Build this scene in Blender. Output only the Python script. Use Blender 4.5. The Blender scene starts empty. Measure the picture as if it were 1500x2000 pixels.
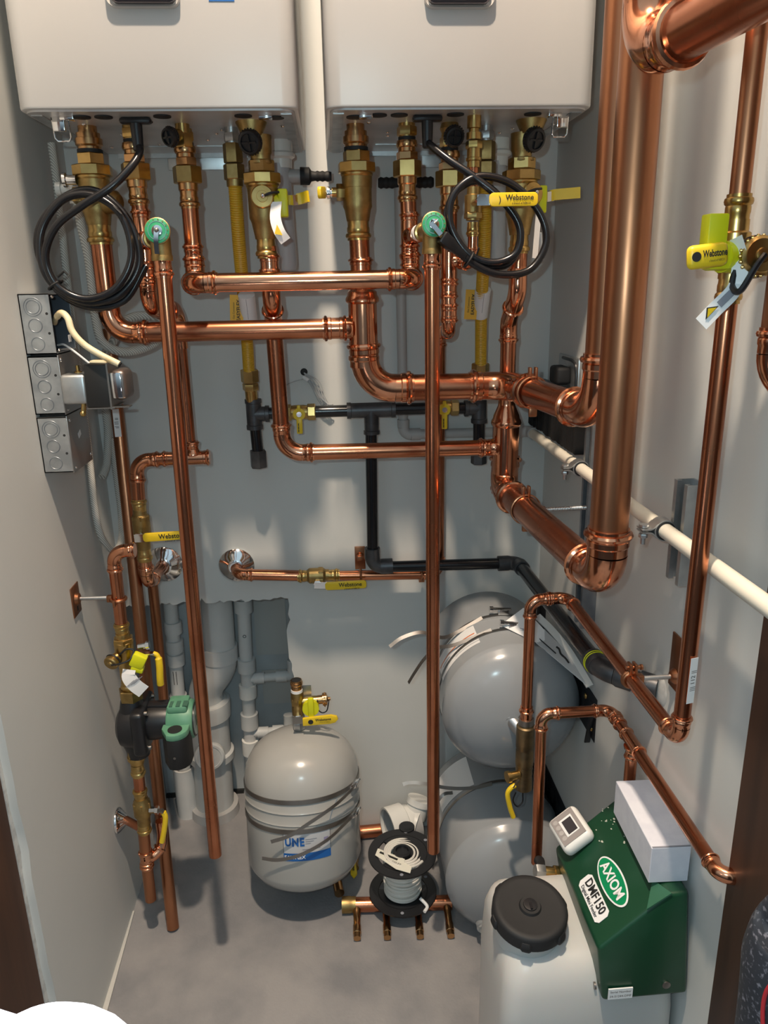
import bpy, bmesh, math, random
from mathutils import Vector as V, Matrix, Quaternion
random.seed(7)
PI = math.pi
SC = bpy.context.scene
COL = SC.collection

# ------------------------------------------------------------------ camera
cam_d = bpy.data.cameras.new('camera')
cam = bpy.data.objects.new('camera', cam_d); COL.objects.link(cam)
cam_d.sensor_fit = 'VERTICAL'; cam_d.sensor_height = 36.0
cam_d.lens = 1478.85 / 2000 * 36.0
cam_d.clip_start = 0.02
cam.matrix_world = Matrix(((0.997239, 0.039566, -0.062846, 0.000000), (-0.071636, 0.289408, -0.954521, -1.790000), (-0.019579, 0.956388, 0.291443, 1.485000), (0.000000, 0.000000, 0.000000, 1.000000)))
SC.camera = cam

# ------------------------------------------------------------------ light and exposure
SC.view_settings.view_transform = 'Standard'
SC.view_settings.look = 'None'
SC.view_settings.exposure = 0.0
SC.view_settings.gamma = 1.0
SC.view_settings.use_curve_mapping = False

world = bpy.data.worlds.new('World'); SC.world = world
world.use_nodes = True
wn = world.node_tree; wn.nodes.clear()
w_out = wn.nodes.new('ShaderNodeOutputWorld')
w_bg = wn.nodes.new('ShaderNodeBackground')
w_tc = wn.nodes.new('ShaderNodeTexCoord')
w_sep = wn.nodes.new('ShaderNodeSeparateXYZ')
w_ramp = wn.nodes.new('ShaderNodeValToRGB')
w_map = wn.nodes.new('ShaderNodeMapRange')
w_map.inputs[1].default_value = -1; w_map.inputs[2].default_value = 1
wn.links.new(w_tc.outputs['Generated'], w_sep.inputs[0])
wn.links.new(w_sep.outputs[2], w_map.inputs[0])
wn.links.new(w_map.outputs[0], w_ramp.inputs[0])
cr = w_ramp.color_ramp
cr.elements[0].position = 0.40; cr.elements[0].color = (0.07, 0.075, 0.085, 1)
cr.elements[1].position = 0.72; cr.elements[1].color = (0.90, 1.18, 1.34, 1)
cr.elements.new(0.52).color = (0.30, 0.40, 0.47, 1)
wn.links.new(w_ramp.outputs[0], w_bg.inputs[0])
w_bg.inputs[1].default_value = 0.55
wn.links.new(w_bg.outputs[0], w_out.inputs[0])

def lamp(name, kind, loc, energy, col, size, target=None):
    d = bpy.data.lights.new(name, kind); d.energy = energy; d.color = col
    o = bpy.data.objects.new(name, d); COL.objects.link(o); o.location = loc
    if kind == 'AREA':
        d.shape = 'DISK'; d.size = size
        if target is not None:
            o.rotation_euler = (V(target) - V(loc)).to_track_quat('-Z', 'Y').to_euler()
    else:
        d.shadow_soft_size = size
    return o
# warm high ceiling lamp of the room in front of the closet
lamp('room_ceiling_light', 'POINT', (-0.06, -1.30, 3.50), 330.0, (1.0, 0.81, 0.62), 0.055)
# cool phone flash beside the lens
lamp('phone_flash_light', 'POINT', (-0.05, -1.80, 1.53), 12.5, (0.66, 0.92, 1.0), 0.008)

# ------------------------------------------------------------------ materials
def principled(name, col, rough=0.5, metal=0.0, **kw):
    m = bpy.data.materials.new(name); m.use_nodes = True
    b = m.node_tree.nodes['Principled BSDF']
    b.inputs['Base Color'].default_value = (*col, 1)
    b.inputs['Roughness'].default_value = rough
    b.inputs['Metallic'].default_value = metal
    for k, v in kw.items():
        b.inputs[k.replace('_', ' ')].default_value = v
    return m
def vary(m, col2, scale=6.0, lo=0.4, hi=0.65, detail=4.0, bump=0.0, rough2=None, stretch=None, bscale=None):
    nt = m.node_tree; b = nt.nodes['Principled BSDF']
    tc = nt.nodes.new('ShaderNodeTexCoord'); no = nt.nodes.new('ShaderNodeTexNoise')
    no.inputs['Scale'].default_value = scale; no.inputs['Detail'].default_value = detail
    src = tc.outputs['Object']
    if stretch:
        mp = nt.nodes.new('ShaderNodeMapping'); mp.inputs['Scale'].default_value = stretch
        nt.links.new(src, mp.inputs[0]); src = mp.outputs[0]
    nt.links.new(src, no.inputs['Vector'])
    rp = nt.nodes.new('ShaderNodeValToRGB')
    rp.color_ramp.elements[0].position = lo; rp.color_ramp.elements[1].position = hi
    rp.color_ramp.elements[0].color = b.inputs['Base Color'].default_value[:]
    rp.color_ramp.elements[1].color = (*col2, 1)
    nt.links.new(no.outputs['Fac'], rp.inputs[0]); nt.links.new(rp.outputs[0], b.inputs['Base Color'])
    if rough2 is not None:
        mr = nt.nodes.new('ShaderNodeMapRange')
        mr.inputs[1].default_value = lo; mr.inputs[2].default_value = hi
        mr.inputs[3].default_value = b.inputs['Roughness'].default_value; mr.inputs[4].default_value = rough2
        nt.links.new(no.outputs['Fac'], mr.inputs[0]); nt.links.new(mr.outputs[0], b.inputs['Roughness'])
    if bump:
        n2 = nt.nodes.new('ShaderNodeTexNoise'); n2.inputs['Scale'].default_value = bscale or scale * 12
        n2.inputs['Detail'].default_value = 3
        nt.links.new(tc.outputs['Object'], n2.inputs['Vector'])
        bp = nt.nodes.new('ShaderNodeBump'); bp.inputs['Strength'].default_value = bump
        bp.inputs['Distance'].default_value = 0.002
        nt.links.new(n2.outputs['Fac'], bp.inputs['Height']); nt.links.new(bp.outputs[0], b.inputs['Normal'])
    return m
COPPER = vary(principled('copper_pipe', (0.57, 0.225, 0.118), 0.22, 1.0), (0.38, 0.125, 0.060), 9, 0.42, 0.72, rough2=0.32)
FIT = vary(principled('bright_copper_fitting', (0.77, 0.355, 0.205), 0.13, 1.0), (0.58, 0.235, 0.125), 22, 0.4, 0.7, rough2=0.22)
DULL = vary(principled('tarnished_copper', (0.46, 0.205, 0.108), 0.32, 1.0), (0.29, 0.125, 0.062), 7, 0.4, 0.7, rough2=0.44, stretch=(3, 3, 0.6))
BRASS = vary(principled('brass', (0.62, 0.42, 0.16), 0.30, 1.0), (0.42, 0.27, 0.09), 25, 0.4, 0.7)
CASTB = vary(principled('cast_brass', (0.43, 0.30, 0.12), 0.42, 1.0), (0.32, 0.21, 0.08), 60, 0.4, 0.7, bump=0.15, bscale=900)
BRONZE = principled('bronze_fitting', (0.55, 0.31, 0.14), 0.25, 1.0)
CHROME = principled('chrome', (0.80, 0.80, 0.80), 0.10, 1.0)
STEEL = principled('stainless_steel', (0.31, 0.29, 0.27), 0.42, 1.0)
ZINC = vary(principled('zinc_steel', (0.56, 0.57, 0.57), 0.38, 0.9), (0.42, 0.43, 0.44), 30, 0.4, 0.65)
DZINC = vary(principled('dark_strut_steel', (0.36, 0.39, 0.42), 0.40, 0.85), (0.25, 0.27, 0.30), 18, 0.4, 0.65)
PLATE = vary(principled('boiler_base_steel', (0.60, 0.58, 0.57), 0.36, 0.45), (0.50, 0.485, 0.48), 12, 0.4, 0.65)
YEL = principled('yellow_vinyl', (0.80, 0.55, 0.02), 0.38)
LIME = principled('lime_yellow_plastic', (0.66, 0.66, 0.01), 0.40)
YFLEX = principled('yellow_coated_flex', (0.62, 0.36, 0.02), 0.42)
BLACK = principled('black_plastic', (0.012, 0.012, 0.014), 0.36)
CORD = principled('black_cord', (0.010, 0.010, 0.012), 0.25)
RUB = principled('matte_black_rubber', (0.010, 0.010, 0.011), 0.65)
IRON = principled('black_steel_pipe', (0.008, 0.008, 0.010), 0.22)
MALL = vary(principled('malleable_iron', (0.10, 0.10, 0.105), 0.42, 0.6), (0.06, 0.06, 0.065), 30)
BOIL = principled('white_enamel', (0.53, 0.51, 0.49), 0.32)
TANK = principled('gray_enamel', (0.40, 0.395, 0.375), 0.20)
BTANK = principled('blue_gray_enamel', (0.30, 0.315, 0.33), 0.20)
PVC = principled('white_pvc', (0.75, 0.74, 0.70), 0.30)
GPVC = vary(principled('gray_overspray_pvc', (0.56, 0.57, 0.56), 0.5), (0.64, 0.63, 0.61), 8)
GRAYP = principled('gray_and_shaded_plastic', (0.44, 0.43, 0.42), 0.45)  # real gray plastic, and shade tone on cream and white plastic
CPVC = principled('cream_cpvc', (0.76, 0.71, 0.60), 0.35)
WHITE = principled('white_paper', (0.80, 0.80, 0.80), 0.6)
CARD = vary(principled('white_carton', (0.72, 0.73, 0.80), 0.55), (0.66, 0.67, 0.75), 40)
INK = principled('black_ink', (0.015, 0.015, 0.015), 0.6)
GRAYINK = principled('gray_print', (0.25, 0.26, 0.30), 0.6)
BLUE = principled('blue_print', (0.01, 0.11, 0.38), 0.45)
ORANGE = principled('orange_print', (0.70, 0.16, 0.03), 0.5)
YLAB = principled('yellow_label', (0.80, 0.45, 0.03), 0.5)
TEAL = vary(principled('green_pump_paint', (0.10, 0.27, 0.17), 0.42), (0.13, 0.31, 0.20), 30)
DISCG = principled('green_dial', (0.03, 0.30, 0.14), 0.35)
FEED = vary(principled('dark_green_plastic', (0.006, 0.050, 0.022), 0.36), (0.014, 0.062, 0.034), 14, 0.5, 0.75)
LOGO = principled('logo_green', (0.0, 0.23, 0.085), 0.4)
DUST = principled('plaster_dust', (0.45, 0.47, 0.40), 0.8)
POLY = principled('white_polyethylene', (0.52, 0.51, 0.49), 0.34, Subsurface_Weight=0.15)
SCREEN = principled('dark_screen', (0.05, 0.045, 0.05), 0.15)
PANEL = principled('gray_keypad', (0.30, 0.27, 0.26), 0.4)
WOOD = vary(principled('dark_wood', (0.085, 0.034, 0.016), 0.62), (0.045, 0.018, 0.009), 5, 0.35, 0.7, stretch=(6, 6, 0.5))
WALL = vary(principled('wall_paint', (0.62, 0.625, 0.605), 0.55), (0.585, 0.595, 0.58), 3.0, 0.4, 0.7, bump=0.05, bscale=220)
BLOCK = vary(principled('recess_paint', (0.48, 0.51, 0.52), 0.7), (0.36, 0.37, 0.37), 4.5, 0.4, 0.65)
PATCH = principled('bare_patch', (0.50, 0.49, 0.46), 0.8)
CONC = vary(principled('concrete', (0.285, 0.275, 0.275), 0.75), (0.19, 0.19, 0.20), 7, 0.36, 0.66, detail=12, bump=0.4, bscale=160)
PLASTER = vary(principled('torn_plaster', (0.60, 0.60, 0.58), 0.9), (0.45, 0.45, 0.44), 60)
TRAFO = principled('transformer_black', (0.010, 0.010, 0.010), 0.55)
CREAM = vary(principled('cream_cable', (0.78, 0.68, 0.46), 0.45), (0.66, 0.48, 0.22), 30, 0.5, 0.7)
RED = principled('red_trim', (0.45, 0.02, 0.03), 0.5)
FABRIC = vary(principled('dark_speckled_fabric', (0.022, 0.026, 0.036), 0.7), (0.20, 0.20, 0.24), 190, 0.56, 0.70)
GLASSY = principled('clear_plastic', (0.80, 0.82, 0.82), 0.12, 0.0, Transmission_Weight=0.75, IOR=1.25)
def braid_mat():
    m = principled('clear_braided_hose', (0.52, 0.50, 0.46), 0.28, 0.0, Transmission_Weight=0.08, IOR=1.2)
    nt = m.node_tree; b = nt.nodes['Principled BSDF']
    tc = nt.nodes.new('ShaderNodeTexCoord')
    w1 = nt.nodes.new('ShaderNodeTexWave'); w1.inputs['Scale'].default_value = 110
    w1.bands_direction = 'DIAGONAL'
    nt.links.new(tc.outputs['Object'], w1.inputs['Vector'])
    rp = nt.nodes.new('ShaderNodeValToRGB')
    rp.color_ramp.elements[0].position = 0.35; rp.color_ramp.elements[0].color = (0.40, 0.385, 0.35, 1)
    rp.color_ramp.elements[1].position = 0.7; rp.color_ramp.elements[1].color = (0.74, 0.72, 0.67, 1)
    nt.links.new(w1.outputs['Fac'], rp.inputs[0]); nt.links.new(rp.outputs[0], b.inputs['Base Color'])
    return m
BRAID = braid_mat()
GLOW = bpy.data.materials.new('overexposure_glow'); GLOW.use_nodes = True
_b = GLOW.node_tree.nodes['Principled BSDF']
_b.inputs['Emission Color'].default_value = (0.86, 0.90, 1.0, 1); _b.inputs['Emission Strength'].default_value = 4.0  # emission stands for overexposure of a white shape near the lens

# ------------------------------------------------------------------ mesh helpers
def frame(d):
    d = V(d).normalized()
    a = V((0, 0, 1)) if abs(d.z) < 0.9 else V((0, 1, 0))
    u = a.cross(d).normalized(); v = d.cross(u)
    return u, v, d
class MB:
    def __init__(s): s.bm = bmesh.new()
    def ring(s, c, u, v, r, n, ph=0.0):
        return [s.bm.verts.new(c + (u * math.cos(ph + 2 * PI * i / n) + v * math.sin(ph + 2 * PI * i / n)) * r) for i in range(n)]
    def bridge(s, a, b):
        n = len(a)
        for i in range(n):
            s.bm.faces.new((a[i], a[(i + 1) % n], b[(i + 1) % n], b[i]))
    def lathe(s, p, d, prof, n=26, ph=0.0, caps=True):
        p = V(p); u, v, d = frame(d); prev = None
        for (t, r) in prof:
            cur = s.ring(p + d * t, u, v, max(r, 1e-5), n, ph)
            if prev: s.bridge(prev, cur)
            elif caps: s.bm.faces.new(cur[::-1])
            prev = cur
        if caps: s.bm.faces.new(prev)
        return s
    def cyl(s, a, b, r, r2=None, n=26):
        a = V(a); b = V(b)
        return s.lathe(a, b - a, [(0, r), ((b - a).length, r if r2 is None else r2)], n)
    def hexn(s, p, d, t0, t1, r, n=6, ph=0.3):
        c = min(0.0016, (t1 - t0) * 0.25)
        return s.lathe(p, d, [(t0, r * .93), (t0 + c, r), (t1 - c, r), (t1, r * .93)], n, ph)
    def tube(s, pts, r, n=14, caps=True):
        pts = [V(p) for p in pts]; k = len(pts); u = None; prev = None
        for i in range(k):
            if i == 0: t = pts[1] - pts[0]
            elif i == k - 1: t = pts[-1] - pts[-2]
            else: t = (pts[i + 1] - pts[i - 1])
            t.normalize()
            if u is None: u = frame(t)[0]
            u = (u - t * u.dot(t)).normalized(); v = t.cross(u)
            rr = r[i] if isinstance(r, (list, tuple)) else r
            cur = s.ring(pts[i], u, v, rr, n)
            if prev: s.bridge(prev, cur)
            elif caps: s.bm.faces.new(cur[::-1])
            prev = cur
        if caps: s.bm.faces.new(prev)
        return s
    def box(s, c, size, rot=None, bev=0.0, seg=2):
        m = Matrix.Translation(V(c))
        if rot is not None: m = m @ (rot.to_4x4() if isinstance(rot, Matrix) else Matrix.Rotation(rot, 4, 'Z'))
        m = m @ Matrix.Diagonal((*size, 1))
        r = bmesh.ops.create_cube(s.bm, size=1.0, matrix=m)
        if bev:
            es = list({e for v in r['verts'] for e in v.link_edges})
            bmesh.ops.bevel(s.bm, geom=es, offset=bev, segments=seg, affect='EDGES', profile=0.5)
        return s
    def bb(s, lo, hi, bev=0.0, seg=2):
        lo = V(lo); hi = V(hi)
        return s.box((lo + hi) / 2, hi - lo, None, bev, seg)
    def prism(s, pts, off):
        """closed polygon (3-D points) extruded by vector off"""
        off = V(off)
        a = [s.bm.verts.new(V(p)) for p in pts]; b = [s.bm.verts.new(V(p) + off) for p in pts]
        s.bridge(a, b); s.bm.faces.new(a[::-1]); s.bm.faces.new(b)
        return s
    def bevel_all(s, w, seg=2, ang=0.5):
        s.bm.normal_update()
        es = [e for e in s.bm.edges if len(e.link_faces) == 2 and e.calc_face_angle(0) > ang]
        bmesh.ops.bevel(s.bm, geom=es, offset=w, segments=seg, affect='EDGES', profile=0.5)
        return s
    def ball(s, c, r, sc=(1, 1, 1), rot=None, n=16):
        m = Matrix.Translation(V(c))
        if rot is not None: m = m @ rot.to_4x4()
        m = m @ Matrix.Diagonal((r * sc[0], r * sc[1], r * sc[2], 1))
        bmesh.ops.create_uvsphere(s.bm, u_segments=n, v_segments=max(6, n // 2), radius=1, matrix=m)
        return s
    def torus(s, c, d, R, r, n=28, m=10):
        u, v, d = frame(d); c = V(c); rings = []
        for i in range(n):
            a = 2 * PI * i / n; o = u * math.cos(a) + v * math.sin(a)
            rings.append([s.bm.verts.new(c + o * (R + r * math.cos(2 * PI * j / m)) + d * (r * math.sin(2 * PI * j / m))) for j in range(m)])
        for i in range(n): s.bridge(rings[i], rings[(i + 1) % n])
        return s
    def ribbon(s, pts, wdir, w, t):
        """thin strip following pts, of width w along wdir (vector or list) and thickness t"""
        pts = [V(p) for p in pts]; k = len(pts); prev = None
        for i in range(k):
            tg = (pts[min(i + 1, k - 1)] - pts[max(i - 1, 0)]).normalized()
            wd = V(wdir[i] if isinstance(wdir, list) else wdir); wd = (wd - tg * wd.dot(tg)).normalized()
            nn = tg.cross(wd)
            cur = [s.bm.verts.new(pts[i] + wd * (a * w / 2) + nn * (b * t / 2)) for a, b in ((-1, -1), (1, -1), (1, 1), (-1, 1))]
            if prev: s.bridge(prev, cur)
            else: s.bm.faces.new(cur[::-1])
            prev = cur
        s.bm.faces.new(prev)
        return s
def finish(o, label=None, cat=None, group=None, kind=None):
    if label: o['label'] = label
    if cat: o['category'] = cat
    if group: o['group'] = group
    if kind: o['kind'] = kind
    return o
def obj(name, mb, mat, parent=None, label=None, cat=None, group=None, kind=None, ang=35):
    bm = mb.bm
    bmesh.ops.recalc_face_normals(bm, faces=bm.faces[:])
    for f in bm.faces: f.smooth = True
    base = V((0, 0, 0))
    if parent is None:
        xs = [v.co for v in bm.verts]
        base = V((sum(c.x for c in xs) / len(xs), sum(c.y for c in xs) / len(xs), min(c.z for c in xs)))
        bmesh.ops.translate(bm, verts=bm.verts[:], vec=-base)
    me = bpy.data.meshes.new(name); bm.to_mesh(me); bm.free()
    me.set_sharp_from_angle(angle=math.radians(ang))
    me.materials.append(mat)
    o = bpy.data.objects.new(name, me); COL.objects.link(o)
    if parent is not None:
        o.parent = parent
        if parent.type == 'EMPTY': o.matrix_parent_inverse = Matrix.Translation(-parent.location)
    else:
        o.location = base
    return finish(o, label, cat, group, kind)
def thing(name, label, cat, loc, group=None):
    e = bpy.data.objects.new(name, None); COL.objects.link(e); e.location = loc
    e.empty_display_size = 0.02
    return finish(e, label, cat, group)
def struct(name, mb, mat): return obj(name, mb, mat, None, kind='structure')
def text(name, s, size, c, xd, yd, mat, parent, lift=0.0006, off=0.0, sx=1.0):
    cu = bpy.data.curves.new('lettering', 'FONT'); cu.body = s; cu.size = size
    cu.align_x = 'CENTER'; cu.align_y = 'CENTER'; cu.offset = off; cu.resolution_u = 3
    t = bpy.data.objects.new('lettering', cu); COL.objects.link(t)
    bpy.context.view_layer.update()
    me = bpy.data.meshes.new_from_object(t.evaluated_get(bpy.context.evaluated_depsgraph_get()))
    bpy.data.objects.remove(t); bpy.data.curves.remove(cu)
    xd = V(xd).normalized(); z = xd.cross(V(yd)).normalized(); y = z.cross(xd)
    m = Matrix((xd, y, z)).transposed().to_4x4(); m.translation = V(c) + z * lift
    me.transform(m @ Matrix.Diagonal((sx, 1, 1, 1)))
    me.materials.clear(); me.materials.append(mat)
    o = bpy.data.objects.new(name, me); COL.objects.link(o); o.parent = parent
    if parent.type == 'EMPTY': o.matrix_parent_inverse = Matrix.Translation(-parent.location)
    return o
def smooth(pts, k=8):
    """Catmull-Rom through pts"""
    p = [V(a) for a in pts]; p = [p[0] * 2 - p[1]] + p + [p[-1] * 2 - p[-2]]; out = []
    for i in range(1, len(p) - 2):
        a, b, c, d = p[i - 1:i + 3]
        for j in range(k):
            t = j / k
            out.append(0.5 * ((2 * b) + (c - a) * t + (2 * a - 5 * b + 4 * c - d) * t * t + (3 * b - a - 3 * c + d) * t ** 3))
    out.append(p[-2]); return out
def arcpts(p, a, b, R, n=10):
    """corner at p between unit directions a (incoming) and b (outgoing); returns tangent length and arc points"""
    a = V(a).normalized(); b = V(b).normalized()
    th = a.angle(b)
    T = R * math.tan(th / 2)
    c = p - a * T + (b - a * b.dot(a)).normalized() * R
    s0 = p - a * T - c; ax = a.cross(b).normalized()
    return T, [c + (Quaternion(ax, th * i / n) @ s0) for i in range(n + 1)]

# ------------------------------------------------------------------ press-fit copper work
def socket_prof(r, L, k=1.0):
    """from the body outwards to the open mouth: pressed body, bead, lip"""
    return [(0, r * 1.07), (L * .30, r * 1.07), (L * .36, r * 1.13), (L * .56, r * 1.13), (L * .60, r * 1.09), (L * .66, r * 1.24), (L * .76, r * 1.30), (L * .86, r * 1.24), (L * .89, r * 1.10), (L, r * 1.10)]
def socket(mb, p, d, r, L=None):
    mb.lathe(p, d, socket_prof(r, L or 1.5 * r))
def elbow(parent, p, a, b, r, R=None, L=None, mat=None, name='elbow'):
    R = R or 1.9 * r; L = L or 1.5 * r; p = V(p)
    T, pts = arcpts(p, a, b, R)
    mb = MB().tube(pts, r * 1.08, 26)
    socket(mb, pts[0], -V(a).normalized(), r, L); socket(mb, pts[-1], V(b), r, L)
    obj(name, mb, mat or FIT, parent)
    return T
def run(parent, pts, r, mat=None, R=None, L=None, fit=None):
    """pipes between corners, with a press elbow at every corner"""
    pts = [V(p) for p in pts]; n = len(pts); R = R or 1.9 * r
    Ts = [0] * n
    for i in range(1, n - 1):
        Ts[i] = elbow(parent, pts[i], pts[i] - pts[i - 1], pts[i + 1] - pts[i], r, R, L, fit)
    for i in range(n - 1):
        d = (pts[i + 1] - pts[i]).normalized()
        a = pts[i] + d * Ts[i]; b = pts[i + 1] - d * Ts[i + 1]
        obj('pipe', MB().cyl(a, b, r), (mat[i] if isinstance(mat, list) else mat) or COPPER, parent)
def coupling(parent, p, d, r, L=None, mat=None, name='coupling'):
    L = L or 1.5 * r; p = V(p); d = V(d).normalized(); mb = MB()
    socket(mb, p, d, r, L); socket(mb, p, -d, r, L)
    return obj(name, mb, mat or FIT, parent)
def tee(parent, p, d, half, r, bd, bl, rb, mat=None, L=None):
    p = V(p); d = V(d).normalized(); L = L or 1.4 * r; mb = MB()
    mb.lathe(p - d * half, d, [(0, r * 1.08), (2 * half, r * 1.08)])
    socket(mb, p + d * (half - .001), d, r, L); socket(mb, p - d * (half - .001), -d, r, L)
    bd = V(bd).normalized()
    mb.lathe(p + bd * r * .6, bd, [(0, rb * 1.45), (r * .45, rb * 1.35), (r * .75, rb * 1.1), (bl, rb * 1.08)])
    socket(mb, p + bd * (r * .6 + bl - .001), bd, rb, 1.5 * rb)
    return obj('tee', mb, mat or FIT, parent)
def lever(parent, p, xd, up, ln, w, mat=None, t=0.007, name='lever'):
    """rounded lever grip from p along xd, flat face towards xd x up"""
    xd = V(xd).normalized(); z = xd.cross(V(up)).normalized(); y = z.cross(xd); pts = []
    rr = w * .32
    for cx, cy, a0 in ((rr, -w / 2 + rr, PI), (ln - rr, -w / 2 + rr, 1.5 * PI), (ln - rr, w / 2 - rr, 0), (rr, w / 2 - rr, .5 * PI)):
        for i in range(5):
            a = a0 + i * PI / 8
            pts.append(V(p) + xd * (cx + rr * math.cos(a)) + y * (cy + rr * math.sin(a)) - z * (t / 2))
    return obj(name, MB().prism(pts, z * t).bevel_all(.0012, 2, .8), mat or YEL, parent)
def print_brand(parent, c, xd, yd, size, small=True, round_mark=False):
    text('lettering', 'Webstone', size, c, xd, yd, INK, parent, off=size * .016, sx=.9)
    xd = V(xd).normalized(); yd = V(yd).normalized()
    if small:
        text('lettering', 'a brand of NIBCO', size * .34, V(c) - yd * size * .72 + xd * size * .25, xd, yd, INK, parent, off=size * .006)

# ================================================================== THE ROOM
LX, RX, H = -0.542, 0.516, 4.30
struct('floor', MB().bb((-1.0, -2.6, -0.05), (1.0, 0.24, 0.0)), CONC)
struct('ceiling', MB().bb((-0.62, -1.0, H), (0.62, 0.24, H + .05)), WALL)
pts = [(0.55, 0, 0), (0.55, 0, H), (-0.575, 0, H), (-0.575, 0, .715)]
n = 46
for i in range(n + 1):
    x = -.545 + (.545 - .131) * i / n
    pts.append((x, 0, .719 + random.uniform(-.005, .005) + (0.008 if i % 11 == 0 else 0)))
for z, x in ((.70, -.130), (.675, -.134), (.66, -.128), (.645, -.137), (.63, -.1385), (.55, -.1375), (.535, -.132), (.515, -.131), (.50, -.128), (.40, -.128), (.2, -.127), (0, -.127)):
    pts.append((x + random.uniform(-.0015, .0015), 0, z))
struct('wall_back', MB().prism(pts, (0, .014, 0)), WALL)
struct('wall_recess', MB().bb((-.60, .205, 0), (.0, .235, .80)).bb((-.60, .014, 0), (-.565, .205, .80)).bb((-.06, .014, 0), (-.03, .205, .8)).bb((-.60, .014, .78), (-.03, .235, .80)), BLOCK)
struct('trim_1', MB().bb((-.565, .160, 0), (-.548, .205, .78)), PATCH)
# plaster patches and the dark joint at the floor inside the recess
struct('trim_2', MB().bb((-.245, .2025, .46), (-.155, .2055, .66)).bb((-.235, .2025, .30), (-.15, .2055, .41)), PATCH)
struct('trim_3', MB().bb((-.56, .196, 0), (-.06, .2055, .012)), INK)
pts = [(LX, .0, 0), (LX, .0, H), (LX, -.694, H)]
for i in range(1, 90): pts.append((LX, -.694 + random.uniform(-.003, .003) + (.005 if i % 13 == 0 else 0), H - H * i / 90))
pts.append((LX, -.694, 0))
struct('wall_left', MB().prism(pts, (-.014, 0, 0)), WALL)
struct('trim_4', MB().bb((LX - .030, -.704, 0), (LX - .0135, -.55, H)), PLASTER)
struct('wall_right', MB().bb((RX, -.995, 0), (RX + .014, .0, H)), WALL)
struct('trim_6', MB().bb((-.63, -1.15, 0), (-.5555, -.708, H)), WOOD)
struct('trim_7', MB().bb((.504, -1.22, 0), (.60, -.994, H), .002).bb((.496, -1.24, 0), (.505, -1.10, H), .002), WOOD)
struct('baseboard_left', MB().prism([(LX, -.24, 0), (LX, -.69, 0), (LX + .016, -.69, 0), (LX + .004, -.24, 0)], (0, 0, .005)), PATCH)
struct('wall_front_right', MB().bb((.60, -1.20, 0), (2.6, -1.08, H)), WALL)
struct('wall_front_left', MB().bb((-2.6, -1.13, 0), (-.63, -1.0, H)), WALL)
struct('trim_5', MB().bb((.485, -.07, .0), (.5165, -.0005, .62), .004), WALL)

# ================================================================== BOILERS
ZB = 1.755
def boiler(x0, label, w=.4425, extra=False):
    t = thing('wall_boiler', label, 'boiler', (x0 + w / 2, -.2, ZB), 'white wall-hung boilers')
    y0, y1, rr = -.430, -.006, .026
    pl = []
    for cx, a0 in ((x0 + rr, PI), (x0 + w - rr, 1.5 * PI)):
        for i in range(7):
            a = a0 + i * PI / 12
            pl.append((cx + rr * math.cos(a), y0 + rr + rr * math.sin(a), ZB))
    pl += [(x0 + w, y1, ZB), (x0, y1, ZB)]
    obj('casing', MB().prism(pl, (0, 0, .76)).bevel_all(.004, 2, .9), BOIL, t)
    ip = [(x0 + w / 2 + (p[0] - x0 - w / 2) * .968, -.218 + (p[1] + .218) * .972, ZB - .003) for p in pl]
    bp = obj('base_plate', MB().prism(ip, (0, 0, .008)), PLATE, t)
    # folded side rails and seams of the underside
    obj('seam_strip', MB().bb((x0 + .012, -.40, ZB - .0045), (x0 + .030, -.012, ZB - .001)).bb((x0 + w - .030, -.40, ZB - .0045), (x0 + w - .012, -.012, ZB - .001))
        .bb((x0 + .10, -.105, ZB - .005), (x0 + w - .09, -.098, ZB - .001)).bb((x0 + .05, -.014, ZB - .012), (x0 + w - .05, -.010, ZB - .001)), ZINC, bp)
    for dx, dy, r in ((.050, -.372, .0155), (.088, -.386, .0145), (.123, -.386, .0145), (.218, -.388, .0145), (.350, -.388, .0145), (.402, -.372, .0145)):
        obj('grommet', MB().lathe((x0 + dx, dy, ZB - .0028), (0, 0, -1), [(0, r), (.0022, r), (.0026, r * .8)], 24), RUB, bp)
    for dx, dy in ((.075, -.33), (.19, -.345), (.115, -.235), (.118, -.200), (.20, -.20), (.285, -.235), (.30, -.27), (.345, -.262), (.33, -.22), (.26, -.17), (.395, -.16), (.16, -.13), (.41, -.30), (.235, -.25), (.06, -.10), (.395, -.05)):
        obj('screw', MB().ball((x0 + dx, dy, ZB - .004), .0042, (1, 1, .7), None, 10), CHROME, bp)
    for dx in ((.050,) if x0 < 0 else (.402,)):
        lt = obj('latch', MB().box((x0 + dx, -.385, ZB - .012), (.020, .008, .026), None, .002), CHROME, t)
        loop = [(x0 + dx + sx * .013, -.376 + dyy, ZB - zz) for sx, zz, dyy in ((-1, .006, 0), (-1, .032, .004), (-.7, .037, .005), (.7, .037, .005), (1, .032, .004), (1, .006, 0))]
        obj('latch_loop', MB().tube(loop, .0014, 8), CHROME, lt)
    for dx in (.05, .37):
        obj('side_latch', MB().bb((x0 + dx + .005, -.398, ZB - .010), (x0 + dx + .028, -.384, ZB - .002), .002), CHROME, bp)
    dx0, dx1 = x0 + .166, x0 + .264
    obj('display_bezel', MB().bb((dx0 - .006, -.4335, 1.892), (dx1 + .006, -.428, 1.99), .014, 4), BOIL, t)
    obj('display_window', MB().bb((dx0, -.436, 1.898), (dx1, -.430, 1.985), .010, 4), SCREEN, t)
    obj('wall_bracket', MB().bb((x0 + .15, -.006, ZB - .035), (x0 + .29, -.001, ZB + .02), .001), ZINC, t)
    if extra:
        obj('blue_sticker', MB().bb((x0 + .313, -.4310, 1.9025), (x0 + .352, -.4298, 1.94)), BLUE, t)
    return t
BXL, BXR = -.4776, .0087
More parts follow.
